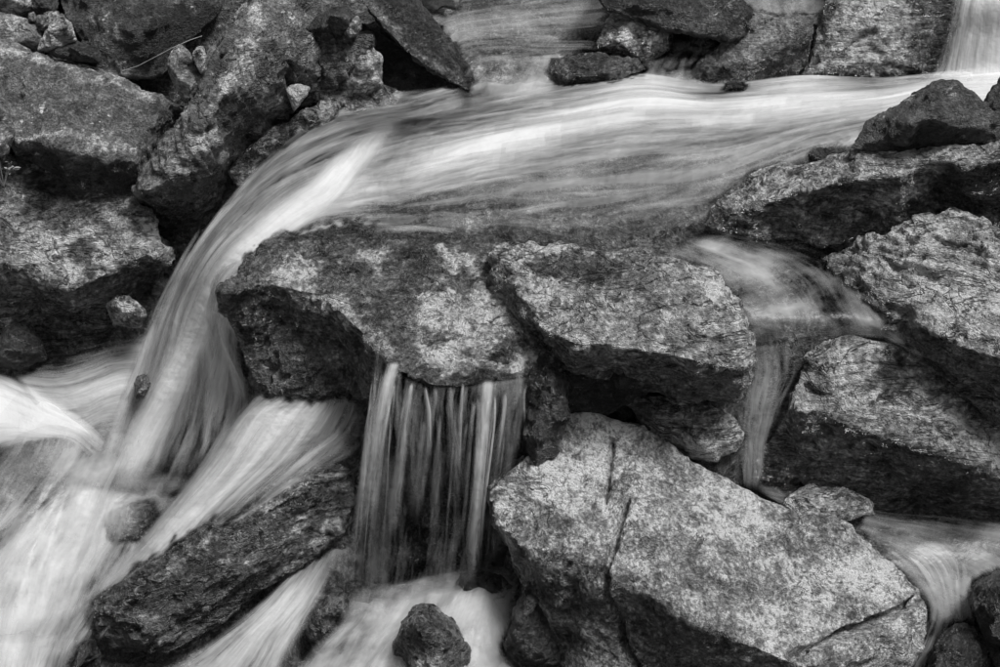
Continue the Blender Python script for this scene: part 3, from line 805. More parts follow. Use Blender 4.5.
def ribbon(name, stations, mat='silk', parent=None, lift=0.0, wave=0.006, du=0.008, dv=0.012, eu=0.12, ev=0.06, evo=None, bed=True, uoff=None, thin=0.024):
    """sheet of water lofted through cross-sections that run along the flow"""
    S = np.array([[np.append(PT(p[:2] + ((p[2],) if p[2] is not None else (None, p[4]))), p[3]) for p in st] for st in stations])
    K = S.shape[1]
    wid = np.mean(np.linalg.norm(np.diff(S[:, :, :3], axis=1), axis=2).sum(1))
    seg = np.linalg.norm(np.diff(S[:, :, :3], axis=0), axis=2).mean(1)
    leng = seg.sum()
    nu = max(6, int(wid / du)); nv = max(8, int(leng / dv))
    tu = np.linspace(0, 1, nu); tv = np.linspace(0, 1, nv)
    rows = np.stack([catmull(S[:, k], tv) for k in range(K)], 1)          # nv x K x 4
    G = np.stack([catmull(rows[r], tu) for r in range(nv)], 0)            # nv x nu x 4
    P = G[:, :, :3].reshape(-1, 3); foam = np.clip(G[:, :, 3].reshape(-1), 0, 1.1)
    U, Vv = np.meshgrid(tu, tv)
    vl = np.interp(tv, np.linspace(0, 1, len(stations)), np.concatenate([[0], np.cumsum(seg)]))
    off = random.random() * 40 if uoff is None else uoff
    fu = (U * wid + off).ravel(); fv = (np.repeat(vl[:, None], nu, 1) + off * 0.37).ravel()
    Q = np.stack([fu * 9, fv * 1.3, np.zeros_like(fu)], 1)
    Q2 = np.stack([fu * 24, fv * 2.2, np.zeros_like(fu) + 3], 1)
    h = fbm(Q, 2) + 0.4 * perlin(Q2)
    e = np.minimum(smooth(0, eu, U), smooth(0, eu, 1 - U)) * np.minimum(smooth(0, ev, Vv) if ev else 1.0, smooth(0, evo if evo is not None else ev, 1 - Vv))
    e = e.ravel()
    d1 = np.gradient(G[:, :, :3], axis=0).reshape(-1, 3); d2 = np.gradient(G[:, :, :3], axis=1).reshape(-1, 3)
    nr = np.cross(d1, d2); nr /= np.linalg.norm(nr, axis=1)[:, None] + 1e-12
    nr *= np.where(((CAM - P) * nr).sum(1) < 0, -1, 1)[:, None]
    P = P + nr * (h * wave * e)[:, None] + np.array([0, 0, lift])
    WATER_ALL.append(P[::3])
    if thin:
        g = rock_gap(P)
        e = e * smooth(0.006, thin, g + 0.010 * fbm(P * 30, 2))
    if bed:
        WATER_SAMPLES.append(P[::17])
    idx = np.arange(nu * nv).reshape(nv, nu)
    f = np.stack([idx[:-1, :-1], idx[:-1, 1:], idx[1:, 1:], idx[1:, :-1]], 2).reshape(-1, 4)
    base = P.mean(0)
    me = bpy.data.meshes.new(name)
    me.from_pydata((P - base).tolist(), [], f.tolist())
    uvl = me.uv_layers.new(name='flow')
    li = f.ravel()
    uvl.data.foreach_set('uv', np.stack([fu[li], fv[li]], 1).astype(np.float32).ravel())
    set_attr(me, 'foam', foam); set_attr(me, 'edge', e)
    me.polygons.foreach_set('use_smooth', np.ones(len(me.polygons), bool))
    me.materials.append(WM[mat])
    o = bpy.data.objects.new(name, me)
    o.location = base
    col.objects.link(o)
    if parent is not None:
        o.location = base - np.array(parent.location)
        o.parent = parent
    else:
        o['kind'] = 'structure'
        o['label'] = name.replace('_', ' ')
    return o


def threads(name, stations, n, parent, seed, us=(0.05, 0.95), v0=(0.0, 0.6), ln=(0.25, 0.6), w=(0.004, 0.014), f=(0.3, 0.9), lift=(0.004, 0.02), mat='fine', thin=0.0, drift=0.03):
    """fine separate threads of water following the same flow, one mesh"""
    rg = np.random.RandomState(seed)
    S = np.array([[np.append(PT(p[:2] + ((p[2],) if p[2] is not None else (None, p[4]))), p[3]) for p in st] for st in stations])
    K = S.shape[1]
    seg = np.linalg.norm(np.diff(S[:, :, :3], axis=0), axis=2).mean(1)
    prof = np.array([-1, -0.5, 0, 0.5, 1.0]); pe = np.array([0, 0.65, 1, 0.65, 0])
    VV, FF, UU, AF, AE = [], [], [], [], []
    base_i = 0
    for _ in range(n):
        u = rg.uniform(*us); a = rg.uniform(*v0); b = min(1.0, a + rg.uniform(*ln))
        m = max(8, int((b - a) * seg.sum() / 0.014))
        tv = np.linspace(a, b, m)
        rows = np.stack([catmull(S[:, k], tv) for k in range(K)], 1)
        du_ = rg.uniform(-drift, drift)
        uu = np.clip(u + du_ * np.linspace(0, 1, m) + 0.012 * np.sin(np.linspace(0, rg.uniform(2, 6), m) + rg.uniform(0, 6)), 0.002, 0.998)
        c = np.stack([catmull(rows[r], [uu[r]])[0] for r in range(m)])
        c2 = np.stack([catmull(rows[r], [min(1, uu[r] + 0.02)])[0] for r in range(m)])[:, :3]
        c1 = np.stack([catmull(rows[r], [max(0, uu[r] - 0.02)])[0] for r in range(m)])[:, :3]
        side = c2 - c1; side /= np.linalg.norm(side, axis=1)[:, None] + 1e-9
        tang = np.gradient(c[:, :3], axis=0); tang /= np.linalg.norm(tang, axis=1)[:, None] + 1e-9
        nr = np.cross(tang, side); nr *= np.where(((CAM - c[:, :3]) * nr).sum(1) < 0, -1, 1)[:, None]
        wd = rg.uniform(*w) * np.linspace(0.8, 1.5, m); ff = rg.uniform(*f); lf = rg.uniform(*lift)
        P = c[:, None, :3] + side[:, None, :] * (wd[:, None] * prof[None, :])[:, :, None] + nr[:, None, :] * (lf + 0.3 * wd[:, None] * (1 - prof[None, :] ** 2))[:, :, None]
        t = np.linspace(0, 1, m)
        le = smooth(0, 0.15, t) * (1 - smooth(0.45, 1.0, t))
        VV.append(P.reshape(-1, 3)); AE.append((le[:, None] * pe[None, :]).ravel()); AF.append(np.full(m * 5, ff))
        o_ = rg.uniform(0, 50)
        lv = np.concatenate([[0], np.cumsum(np.linalg.norm(np.diff(c[:, :3], axis=0), axis=1))])
        UU.append(np.stack([(wd[:, None] * prof[None, :]).ravel() + o_, np.repeat(lv, 5) + o_], 1))
        idx = np.arange(m * 5).reshape(m, 5) + base_i
        FF.append(np.stack([idx[:-1, :-1], idx[:-1, 1:], idx[1:, 1:], idx[1:, :-1]], 2).reshape(-1, 4))
        base_i += m * 5
    V = np.concatenate(VV); Fc = np.concatenate(FF); UVs = np.concatenate(UU); e = np.concatenate(AE)
    if thin:
        e = e * smooth(0.004, thin, rock_gap(V))
    me = bpy.data.meshes.new(name)
    base = np.array(parent.location)
    me.from_pydata((V - base).tolist(), [], Fc.tolist())
    uvl = me.uv_layers.new(name='flow')
    uvl.data.foreach_set('uv', UVs[Fc.ravel()].astype(np.float32).ravel())
    set_attr(me, 'foam', np.concatenate(AF)); set_attr(me, 'edge', e)
    me.polygons.foreach_set('use_smooth', np.ones(len(me.polygons), bool))
    me.materials.append(WM[mat])
    o = bpy.data.objects.new(name, me)
    o['kind'] = 'stuff'
    col.objects.link(o); o.parent = parent
    return o


def puff(name, px, py, z, rx, ry, hgt, foam, parent=None, thin=0.03):
    """low dome of spray with a soft rim"""
    c = PZ(px, py, z)
    nr_, na = 14, 40
    r = np.linspace(0.02, 1, nr_); an = np.linspace(0, 2 * math.pi, na, endpoint=False)
    RR, AA = np.meshgrid(r, an, indexing='ij')
    wob = 1 + 0.22 * np.sin(AA * 3 + px) + 0.13 * np.sin(AA * 5 + py)
    V = np.stack([c[0] + RR * wob * rx * np.cos(AA), c[1] + RR * wob * ry * np.sin(AA), c[2] + hgt * 0.4 * (1 - RR ** 2) ** 2], 2).reshape(-1, 3)
    V[:, 2] += 0.012 * fbm(V * 14, 3)
    e = (1 - smooth(0.15, 1.0, RR)).ravel()
    if thin:
        e = e * smooth(0.0, thin, rock_gap(V))
    idx = np.arange(nr_ * na).reshape(nr_, na); i2 = np.roll(idx, -1, 1)
    Fc = np.stack([idx[:-1], idx[1:], i2[1:], i2[:-1]], 2).reshape(-1, 4)
    me = bpy.data.meshes.new(name)
    me.from_pydata((V - c).tolist(), [], Fc.tolist() + [list(range(na))])
    uvl = me.uv_layers.new(name='flow')
    li = np.empty(len(me.loops), np.int32); me.loops.foreach_get('vertex_index', li)
    uvl.data.foreach_set('uv', (V[li][:, :2] + px).astype(np.float32).ravel())
    set_attr(me, 'foam', np.full(len(V), foam)); set_attr(me, 'edge', e)
    me.polygons.foreach_set('use_smooth', np.ones(len(me.polygons), bool))
    me.materials.append(WM['mist'])
    o = bpy.data.objects.new(name, me); o.location = c
    o['kind'] = 'structure'
    col.objects.link(o)
    return o


# main stream: comes in from the right, bends and pours down the left cascade
main = [
    [(1060, 58, 1.16, .9), (1060, 68, 1.15, 1), (1060, 80, 1.14, 1), (1060, 92, 1.13, 1), (1060, 106, 1.12, .9)],
    [(955, 70, 1.13, .5), (955, 77, 1.13, .85), (955, 86, 1.13, 1), (955, 97, 1.12, 1), (955, 112, 1.11, .75)],
    [(880, 78, 1.10, .25), (880, 87, 1.115, .6), (880, 100, 1.115, 1), (878, 116, 1.105, .6), (875, 145, 1.09, .3)],
    [(800, 74, 1.09, .6), (800, 90, 1.11, .9), (795, 107, 1.115, .98), (795, 130, 1.10, .34), (805, 170, 1.07, .2)],
    [(715, 82, 1.08, .25), (715, 98, 1.095, .6), (712, 116, 1.105, .95), (712, 150, 1.08, .28), (715, 218, 0.99, .16)],
    [(640, 72, 1.085, .55), (640, 92, 1.11, 1.0), (640, 116, 1.10, .85), (635, 160, 1.06, .27), (640, 240, .955, .2)],
    [(560, 80, 1.06, .22), (560, 105, 1.09, .65), (555, 128, 1.085, .96), (552, 172, 1.04, .30), (550, 246, .945, .16)],
    [(480, 93, 1.05, .2), (475, 118, 1.06, .28), (470, 144, 1.06, .88), (465, 188, 1.01, .34), (470, 242, .94, .12)],
    [(405, 100, 1.05, .2), (405, 128, 1.045, .22), (402, 160, 1.035, .66), (402, 197, .99, .42), (405, 238, .94, .1)],
    [(330, 118, 1.03, .2), (345, 142, 1.01, .35), (355, 172, 1.00, .5), (358, 204, .97, .55), (352, 235, .932, .15)],
    [(265, 158, .96, .25), (285, 172, .965, .4), (305, 192, .965, .6), (312, 214, .95, .75), (303, 240, .915, .4)],
    [(222, 205, .86, .35), (238, 212, .87, .5), (258, 226, .885, .75), (270, 240, .895, .95), (262, 256, .88, .7)],
    [(190, 250, .74, .35), (203, 255, .755, .55), (218, 264, .79, .8), (226, 276, .805, .95), (224, 294, .775, .8)],
    [(158, 310, .55, .3), (175, 312, .57, .6), (193, 316, .595, .9), (208, 323, .61, .9), (230, 340, .60, .45)],
    [(130, 380, .345, .4), (152, 382, .36, .75), (176, 385, .375, .85), (205, 392, .39, .40), (252, 400, .40, .40)],
    [(104, 440, .21, .4), (126, 445, .21, .8), (150, 450, .21, .65), (182, 458, .21, .22), (228, 452, .25, .22)],
    [(92, 496, .09, .3), (110, 499, .09, .7), (128, 501, .09, .5), (158, 504, .09, .2), (190, 495, .11, .1)],
]
stream = ribbon('stream_water', main, 'silk', wave=0.009, du=0.008, dv=0.012, eu=0.05, ev=0.01, evo=0.09)
threads('streaks', main, 60, stream, 21, us=(0.03, 0.97), v0=(0.60, 0.85), ln=(0.10, 0.28), w=(0.008, 0.030), f=(0.2, 0.55), lift=(0.002, 0.02), thin=0.02)
threads('streaks', main, 70, stream, 22, us=(0.12, 0.97), v0=(0.0, 0.55), ln=(0.06, 0.16), w=(0.008, 0.03), f=(0.12, 0.35), lift=(0.003, 0.008), thin=0.03)
ribbon('cascade_tongue', [
    [(412, 100, 1.06, .1), (422, 104, 1.06, .3), (434, 108, 1.06, .1)],
    [(362, 126, 1.045, .35), (384, 134, 1.05, .85), (408, 142, 1.045, .35)],
    [(326, 157, 1.02, .5), (352, 165, 1.025, .9), (382, 175, 1.015, .5)],
    [(290, 190, .98, .6), (320, 198, .99, .92), (350, 210, .975, .5)],
    [(250, 220, .925, .6), (278, 230, .935, .92), (306, 242, .92, .6)],
    [(218, 252, .84, .6), (240, 261, .86, .92), (262, 270, .85, .6)],
    [(196, 288, .73, .6), (216, 296, .735, .92), (234, 303, .73, .6)],
    [(168, 342, .53, .5), (192, 350, .53, .9), (216, 356, .53, .5)],
    [(136, 402, .34, .5), (162, 410, .34, .88), (188, 416, .34, .4)],
    [(110, 458, .20, .4), (135, 464, .20, .9), (160, 468, .20, .3)],
    [(92, 500, .10, .2), (116, 502, .10, .7), (142, 505, .10, .2)]], 'silk', wave=0.008, eu=0.45, ev=0.3, evo=0.15, bed=False, lift=0.014, thin=0.02)
ribbon('cascade_veil', [
    [(228, 292, .79, .2), (231, 300, .77, .5), (236, 320, .72, .3)],
    [(205, 340, .60, .3), (225, 345, .58, .55), (248, 350, .56, .3)],
    [(185, 395, .44, .2), (220, 395, .43, .45), (260, 395, .43, .3)],
    [(165, 450, .30, .1), (205, 450, .29, .32), (250, 430, .33, .2)],
    [(150, 495, .18, .05), (190, 490, .19, .2), (225, 465, .24, .1)]], 'fine', wave=0.004, eu=0.25, ev=0.15, evo=0.3, bed=False, lift=0.02)
# foam fan at the lower left
ribbon('foam_fan', [
    [(55, 470, .15, 0.16), (90, 480, .14, 0.41), (130, 486, .13, 0.78), (160, 490, .13, 0.74), (188, 496, .13, 0.33)],
    [(15, 505, .09, 0.25), (55, 505, .09, 0.57), (100, 506, .10, 0.82), (128, 515, .09, 0.57), (152, 530, .08, 0.29)],
    [(-35, 540, .04, 0.33), (20, 545, .04, 0.70), (65, 548, .05, 0.82), (105, 555, .04, 0.61), (138, 572, .03, 0.33)],
    [(-70, 590, -.03, 0.49), (-10, 597, -.03, 0.70), (40, 600, -.02, 0.74), (82, 602, -.02, 0.57), (112, 608, -.01, 0.33)],
    [(-90, 670, -.1, 0.66), (-20, 670, -.1, 0.78), (20, 670, -.1, 0.78), (60, 668, -.1, 0.49), (95, 665, -.1, 0.25)],
    [(-110, 760, -.18, 0.66), (-40, 760, -.18, 0.74), (10, 760, -.18, 0.74), (50, 760, -.18, 0.49), (90, 760, -.18, 0.25)]], 'silk', wave=0.012, eu=0.1, ev=0.14, evo=0.02)
band = [
    [(255, 384, .57, .25), (290, 392, .565, .4), (320, 392, .56, .45), (345, 390, .56, .4), (370, 396, .53, .25)],
    [(232, 415, .47, .5), (262, 414, .50, .98), (298, 417, .50, .9), (330, 424, .475, .55), (364, 440, .42, .3)],
    [(198, 462, .33, .55), (230, 463, .375, 1), (265, 461, .385, .9), (300, 456, .395, .55), (350, 462, .40, .3)],
    [(158, 512, .20, .55), (185, 514, .24, .95), (212, 512, .265, .75), (247, 502, .30, .5), (300, 486, .365, .4)],
    [(122, 558, .09, .5), (145, 560, .13, .75), (167, 555, .16, .65), (192, 546, .21, .45), (240, 522, .29, .35)],
    [(80, 605, -.01, .5), (98, 605, .02, .6), (115, 600, .05, .5), (134, 588, .11, .4), (177, 556, .23, .3)],
    [(36, 668, -.09, .4), (56, 668, -.09, .5), (75, 666, -.08, .5), (92, 650, -.03, .35), (127, 605, .125, .2)]]
fb = ribbon('foam_band', band, 'silk', wave=0.010, eu=0.14, ev=0.08, thin=0.03)
threads('streaks', band, 26, fb, 31, us=(0.05, 0.95), v0=(0.0, 0.7), ln=(0.2, 0.4), w=(0.008, 0.03), f=(0.15, 0.45), lift=(0.003, 0.016))
ribbon('foam_sheet', [
    [(-70, 335, .5, .5), (-70, 360, .42, .9), (-70, 400, .34, 1), (-70, 440, .28, .8), (-70, 470, .22, .3)],
    [(0, 368, .37, .5), (0, 388, .33, .9), (0, 408, .30, 1), (0, 430, .28, .9), (0, 458, .26, .4)],
    [(48, 393, .31, .5), (45, 408, .295, .9), (42, 420, .285, 1), (37, 432, .275, .9), (32, 445, .265, .5)],
    [(88, 420, .24, .4), (86, 428, .24, .8), (82, 433, .24, .8), (74, 437, .245, .6), (64, 441, .25, .3)],
    [(112, 446, .18, .1), (110, 450, .18, .3), (106, 454, .18, .3), (100, 458, .18, .2), (92, 462, .18, .1)]], 'silk', wave=0.006, eu=0.15, ev=0.1)
ribbon('foam_sheet', [
    [(172, 325, .48, .3), (178, 350, .43, .6), (178, 375, .38, .75), (170, 405, .31, .7), (155, 440, .23, .5)],
    [(112, 335, .44, .2), (118, 358, .39, .5), (120, 380, .345, .7), (115, 408, .29, .7), (103, 440, .22, .5)],
    [(52, 348, .42, .08), (60, 370, .37, .35), (68, 392, .32, .55), (74, 416, .27, .5), (78, 445, .21, .3)],
    [(0, 350, .42, .05), (5, 365, .38, .25), (20, 388, .34, .35), (40, 410, .29, .3), (58, 436, .24, .2)]], 'silk', wave=0.006, eu=0.15, ev=0.1)
ribbon('foam_sheet', [
    [(20, 442, .27, .4), (55, 432, .27, .35), (92, 442, .23, .5)],
    [(-5, 475, .2, .35), (40, 470, .2, .25), (80, 472, .17, .45)],
    [(-40, 520, .1, .35), (10, 515, .1, .35), (55, 500, .1, .45)],
    [(-90, 560, .02, .3), (-40, 560, .02, .35), (20, 540, .04, .3)]], 'silk', wave=0.004, lift=0.03, eu=0.15, ev=0.15, bed=False)

ribbon('foam_mist', [
    [(20, 400, .36, 0.16), (80, 405, .34, 0.28), (140, 400, .36, 0.32), (200, 400, .40, 0.20)],
    [(-20, 450, .29, 0.24), (50, 450, .25, 0.24), (115, 455, .22, 0.44), (185, 460, .23, 0.24)],
    [(-50, 500, .17, 0.24), (20, 505, .14, 0.28), (90, 505, .13, 0.48), (165, 515, .14, 0.32)],
    [(-80, 560, .06, 0.32), (-10, 565, .05, 0.40), (70, 565, .06, 0.48), (150, 568, .11, 0.32)],
    [(-100, 650, -.05, 0.40), (-30, 650, -.06, 0.48), (40, 648, -.06, 0.48), (110, 620, .02, 0.24)]], 'mist', wave=0.02, eu=0.25, ev=0.25, evo=0.1, bed=False, lift=0.03, thin=0.015)
ribbon('foam_mist', [
    [(380, 590, .06, .2), (430, 585, .07, .4), (480, 575, .11, .5), (530, 575, .11, .2)],
    [(365, 620, .05, .4), (420, 612, .08, .5), (470, 605, .10, .6), (525, 610, .08, .3)],
    [(340, 650, .03, .5), (400, 645, .07, .35), (455, 642, .07, .45), (520, 650, .05, .3)],
    [(300, 700, -.02, .5), (370, 700, 0, .4), (440, 700, 0, .4), (520, 705, -.02, .3)]], 'mist', wave=0.02, eu=0.25, ev=0.25, evo=0.05, bed=False, thin=0.012, lift=0.01)

# thin sheet over the slab and the curtain that drops from its lip
curtain = bpy.data.objects.new('curtain_waterfall', None)
curtain.location = PZ(440, 590, 0.03)
curtain['kind'] = 'structure'
col.objects.link(curtain)
ribbon('veil', [
    [(378, 345, None, .1, 3.16), (410, 378, None, .15, 3.13), (450, 386, None, .14, 3.12), (490, 381, None, .3, 3.13), (545, 372, None, .2, 3.18)],
    [(368, 420, None, .3, 3.09), (405, 430, None, .2, 3.07), (448, 435, None, .16, 3.06), (487, 430, None, .22, 3.07), (530, 425, None, .18, 3.18)],
    [(358, 520, None, .22, 3.08), (398, 525, None, .22, 3.05), (443, 525, None, .18, 3.05), (480, 525, None, .22, 3.06), (515, 520, None, .10, 3.18)],
    [(352, 618, None, .2, 3.08), (395, 612, None, .35, 3.05), (440, 605, None, .35, 3.05), (475, 602, None, .3, 3.06), (510, 600, None, .05, 3.15)]],
    'fine', curtain, wave=0.004, eu=0.06, ev=0.03, evo=0.2, thin=0, bed=False)


def strand(path, w0, w1, f0, f1, y0=3.13, yb=3.05):
    st = []
    n = len(path)
    for k, (x, y) in enumerate(path):
        s = k / (n - 1)
        w = w0 + (w1 - w0) * s; f = f0 + (f1 - f0) * s
        yy = y0 + (yb - y0) * min(1, s * 2.2)
        st.append([(x - w / 2, y, None, f * .5, yy), (x, y, None, f, yy - 0.012), (x + w / 2, y, None, f * .5, yy)])
    ribbon('strand', st, 'fine', curtain, wave=0.002, du=0.004, dv=0.012, eu=0.42, ev=0.05, evo=0.35, thin=0, bed=False)


strand([(394, 360), (385, 395), (374, 450), (366, 520), (360, 612)], 18, 36, .65, .45, 3.15)
strand([(379, 338), (374, 390), (365, 460), (357, 540), (352, 612)], 8, 18, .4, .35, 3.17)
strand([(412, 382), (407, 410), (401, 455), (394, 510), (388, 560)], 6, 26, .8, .2)
strand([(425, 386), (429, 415), (428, 450), (420, 490), (414, 530)], 7, 20, .6, .12)
strand([(450, 386), (452, 420), (455, 460), (456, 520)], 8, 18, .5, .15)
strand([(463, 383), (460, 420), (458, 460), (455, 510)], 5, 12, .5, .15)
strand([(488, 378), (484, 420), (478, 480), (473, 540), (468, 604)], 20, 20, .75, .65, 3.14, 3.04)
strand([(503, 374), (506, 430), (506, 500), (500, 580)], 24, 26, .35, .2, 3.17, 3.16)
strand([(519, 372), (519, 410), (516, 470)], 10, 14, .45, .2, 3.17, 3.17)
curt = [
    [(376, 345, None, .1, 3.165), (410, 378, None, .1, 3.135), (450, 386, None, .1, 3.125), (490, 381, None, .1, 3.135), (530, 372, None, .1, 3.17)],
    [(366, 420, None, .1, 3.10), (404, 430, None, .1, 3.075), (448, 435, None, .1, 3.065), (487, 430, None, .1, 3.075), (522, 425, None, .1, 3.17)],
    [(357, 520, None, .1, 3.08), (396, 525, None, .1, 3.055), (443, 525, None, .1, 3.055), (478, 525, None, .1, 3.065), (508, 520, None, .1, 3.17)],
    [(350, 618, None, .1, 3.08), (393, 612, None, .1, 3.055), (440, 605, None, .1, 3.055), (472, 602, None, .1, 3.065), (500, 600, None, .1, 3.15)]]
threads('threads', curt, 42, curtain, 41, us=(0.0, 1.0), v0=(0.0, 0.35), ln=(0.3, 0.75), w=(0.003, 0.014), f=(0.1, 0.4), lift=(-0.012, 0.014), drift=0.02)
threads('threads', curt, 18, curtain, 42, us=(0.0, 0.16), v0=(0.0, 0.3), ln=(0.4, 0.75), w=(0.002, 0.007), f=(0.25, 0.65), lift=(-0.01, 0.014), drift=0.02)
threads('threads', curt, 12, curtain, 43, us=(0.72, 0.80), v0=(0.0, 0.3), ln=(0.5, 0.9), w=(0.002, 0.006), f=(0.3, 0.6), lift=(-0.008, 0.012), drift=0.015)
for a_ in ((455, 590, .06, .15, .08, .08, .7), (415, 596, .04, .14, .08, .06, .55), (470, 598, .06, .10, .08, .06, .75), (500, 585, .08, .10, .07, .07, .45), (440, 592, .04, .12, .08, .04, .55), (370, 612, .03, .09, .08, .05, .5), (395, 600, .03, .10, .06, .04, .4), (482, 628, .02, .10, .08, .06, .6),
           (150, 490, .11, .16, .12, .04, .5), (110, 495, .10, .14, .12, .04, .45), (345, 560, .08, .09, .09, .06, .35), (945, 615, .08, .07, .06, .05, .55), (325, 410, .40, .12, .06, .05, .45), (20, 640, -.08, .25, .16, .04, .5), (960, 78, 1.12, .12, .08, .04, .7)):
    puff('spray', *a_)

# splash pool at the foot of the curtain
ribbon('splash_pool', [
    [(345, 585, .06, .4), (400, 578, .05, .45), (440, 570, .06, .6), (475, 562, .08, .6), (535, 560, .09, .3)],
    [(335, 622, .01, .6), (385, 612, .02, .6), (430, 600, .05, .66), (470, 600, .06, .66), (525, 605, .05, .6)],
    [(305, 650, -.01, .6), (360, 645, .01, .66), (410, 638, .02, .66), (468, 640, .03, .7), (535, 650, .02, .5)],
    [(265, 700, -.05, .6), (330, 700, -.04, .7), (400, 700, -.04, .7), (470, 700, -.03, .66), (560, 710, -.05, .4)]], 'mist', wave=0.016, eu=0.12, ev=0.15, thin=0.02)
ribbon('splash_mist', [
    [(430, 575, .10, .1), (470, 565, .13, .4), (520, 560, .14, .1)],
    [(440, 600, .08, .3), (480, 598, .10, .65), (520, 600, .10, .3)],
    [(450, 630, .05, .3), (490, 632, .06, .6), (530, 640, .05, .3)],
    [(440, 670, 0, .1), (490, 672, 0, .3), (540, 675, 0, .1)]], 'mist', wave=0.01, eu=0.4, ev=0.3, bed=False)
ribbon('side_rill', [
    [(300, 562, .07, .2), (325, 550, .10, .45), (352, 535, .14, .3)],
    [(262, 598, .03, .35), (290, 598, .04, .75), (325, 598, .05, .4)],
    [(210, 638, -.03, .35), (250, 642, -.02, .65), (298, 650, -.01, .5)],
    [(140, 680, -.08, .4), (210, 690, -.08, .5), (275, 700, -.06, .4)]], 'silk', wave=0.010, eu=0.2, ev=0.12)

# right channel
ribbon('channel_water', [
    [(735, 226, .965, .1), (705, 232, .957, .3), (680, 240, .95, .4), (650, 252, .945, .3)],
    [(800, 241, .93, .04), (770, 252, .926, .2), (742, 262, .923, .55), (712, 276, .92, .2)],
    [(850, 262, .905, .05), (812, 276, .895, .3), (775, 288, .89, .3), (728, 302, .885, .15)],
    [(872, 300, .87, .2), (830, 305, .868, .25), (790, 308, .866, .45), (738, 316, .86, .4)],
    [(888, 324, .835, .3), (840, 322, .84, .25), (795, 323, .84, .35), (742, 328, .83, .35)],
    [(890, 340, .78, .2), (840, 338, .79, .18), (795, 341, .78, .22), (746, 348, .76, .25)]], 'mist', wave=0.008, eu=0.08, ev=0.06)
ribbon('channel_water', [
    [(742, 338, .785, .2), (766, 340, .78, .2), (806, 340, .79, .1)],
    [(742, 372, .68, .3), (768, 378, .68, .4), (802, 370, .71, .25)],
    [(736, 408, .58, .4), (760, 412, .59, .6), (788, 404, .63, .35)],
    [(730, 448, .475, .35), (753, 450, .47, .6), (772, 442, .505, .35)],
    [(738, 494, .33, .15), (752, 496, .33, .35), (764, 488, .35, .15)]], 'silk', wave=0.006, eu=0.25, thin=0.012, lift=0.01, ev=0.1)
ribbon('channel_water', [
    [(862, 330, .80, .3), (885, 327, .82, .5), (905, 330, .82, .2)],
    [(895, 350, .755, .3), (918, 350, .76, .45), (935, 352, .76, .2)],
    [(945, 382, .69, .25), (962, 380, .70, .35), (975, 382, .70, .15)],
    [(1000, 420, .62, .2), (1015, 415, .63, .3), (1030, 415, .63, .1)],
    [(1050, 470, .52, .1), (1065, 465, .53, .1), (1080, 460, .53, .1)]], 'fine', wave=0.004, eu=0.25, ev=0.15, bed=False)
ribbon('pool_water', [
    [(742, 478, .345, .2), (755, 492, .335, .3), (775, 512, .32, .2)],
    [(790, 480, .32, .1), (805, 502, .30, .25), (822, 525, .29, .2)],
    [(870, 508, .29, .12), (868, 525, .285, .35), (862, 545, .27, .3)],
    [(945, 515, .29, .2), (930, 540, .28, .35), (895, 568, .25, .4)],
    [(1010, 522, .30, .45), (985, 560, .25, .45), (925, 605, .16, .5)],
    [(1080, 530, .32, .8), (1040, 590, .2, .5), (950, 640, .07, .4)]], 'calm', wave=0.008, eu=0.08, ev=0.1)
sfall = [
    [(870, 540, .275, .3), (905, 540, .285, .4), (955, 535, .29, .3)],
    [(905, 570, .215, .4), (938, 568, .225, .5), (970, 565, .23, .25)],
    [(928, 608, .12, .55), (948, 608, .12, .6), (970, 603, .14, .2)],
    [(912, 650, .02, .4), (942, 645, .03, .5), (985, 645, .04, .2)],
    [(880, 700, -.05, .4), (935, 700, -.05, .4), (1000, 710, -.05, .2)]]
sf = ribbon('small_fall', sfall, 'fine', wave=0.006, eu=0.15, ev=0.1)
threads('streaks', sfall, 24, sf, 51, us=(0.05, 0.95), v0=(0.0, 0.4), ln=(0.25, 0.55), w=(0.003, 0.010), f=(0.2, 0.55), lift=(0.002, 0.014))

# back pool and upper fall
ribbon('pool_water', [
    [(700, -70, 1.31, 0.08), (690, -30, 1.25, 0.15), (680, 10, 1.20, 0.15), (670, 45, 1.15, 0.08), (660, 66, 1.12, 0.08)],
    [(600, -60, 1.29, 0.08), (605, -20, 1.24, 0.15), (605, 15, 1.20, 0.22), (600, 45, 1.15, 0.08), (590, 66, 1.12, 0.08)],
    [(520, -55, 1.28, 0.08), (535, -15, 1.23, 0.11), (545, 20, 1.185, 0.41), (550, 45, 1.15, 0.11), (550, 64, 1.125, 0.15)],
    [(460, -45, 1.27, 0.08), (480, -8, 1.22, 0.15), (500, 22, 1.18, 0.38), (508, 44, 1.15, 0.11), (512, 64, 1.12, 0.15)],
    [(400, -25, 1.25, 0.08), (430, 5, 1.20, 0.11), (455, 30, 1.165, 0.38), (470, 50, 1.135, 0.15), (480, 68, 1.11, 0.19)],
    [(370, 5, 1.21, 0.08), (405, 30, 1.17, 0.08), (432, 52, 1.13, 0.30), (450, 68, 1.10, 0.22), (465, 84, 1.08, 0.22)]], 'calm', wave=0.016, eu=0.06, ev=0.08)
ribbon('spill_water', [
    [(470, 56, 1.135, .1), (505, 56, 1.135, .2), (540, 56, 1.135, .25), (572, 52, 1.14, .1)],
    [(472, 66, 1.115, .3), (505, 68, 1.11, .25), (540, 66, 1.115, .4), (568, 64, 1.12, .3)],
    [(468, 82, 1.08, .5), (502, 84, 1.07, .3), (532, 84, 1.07, .45), (560, 82, 1.075, .3)],
    [(458, 98, 1.055, .3), (490, 102, 1.05, .2), (520, 102, 1.05, .3), (556, 98, 1.055, .2)]], 'mist', wave=0.006, eu=0.1, ev=0.15, lift=0.008)
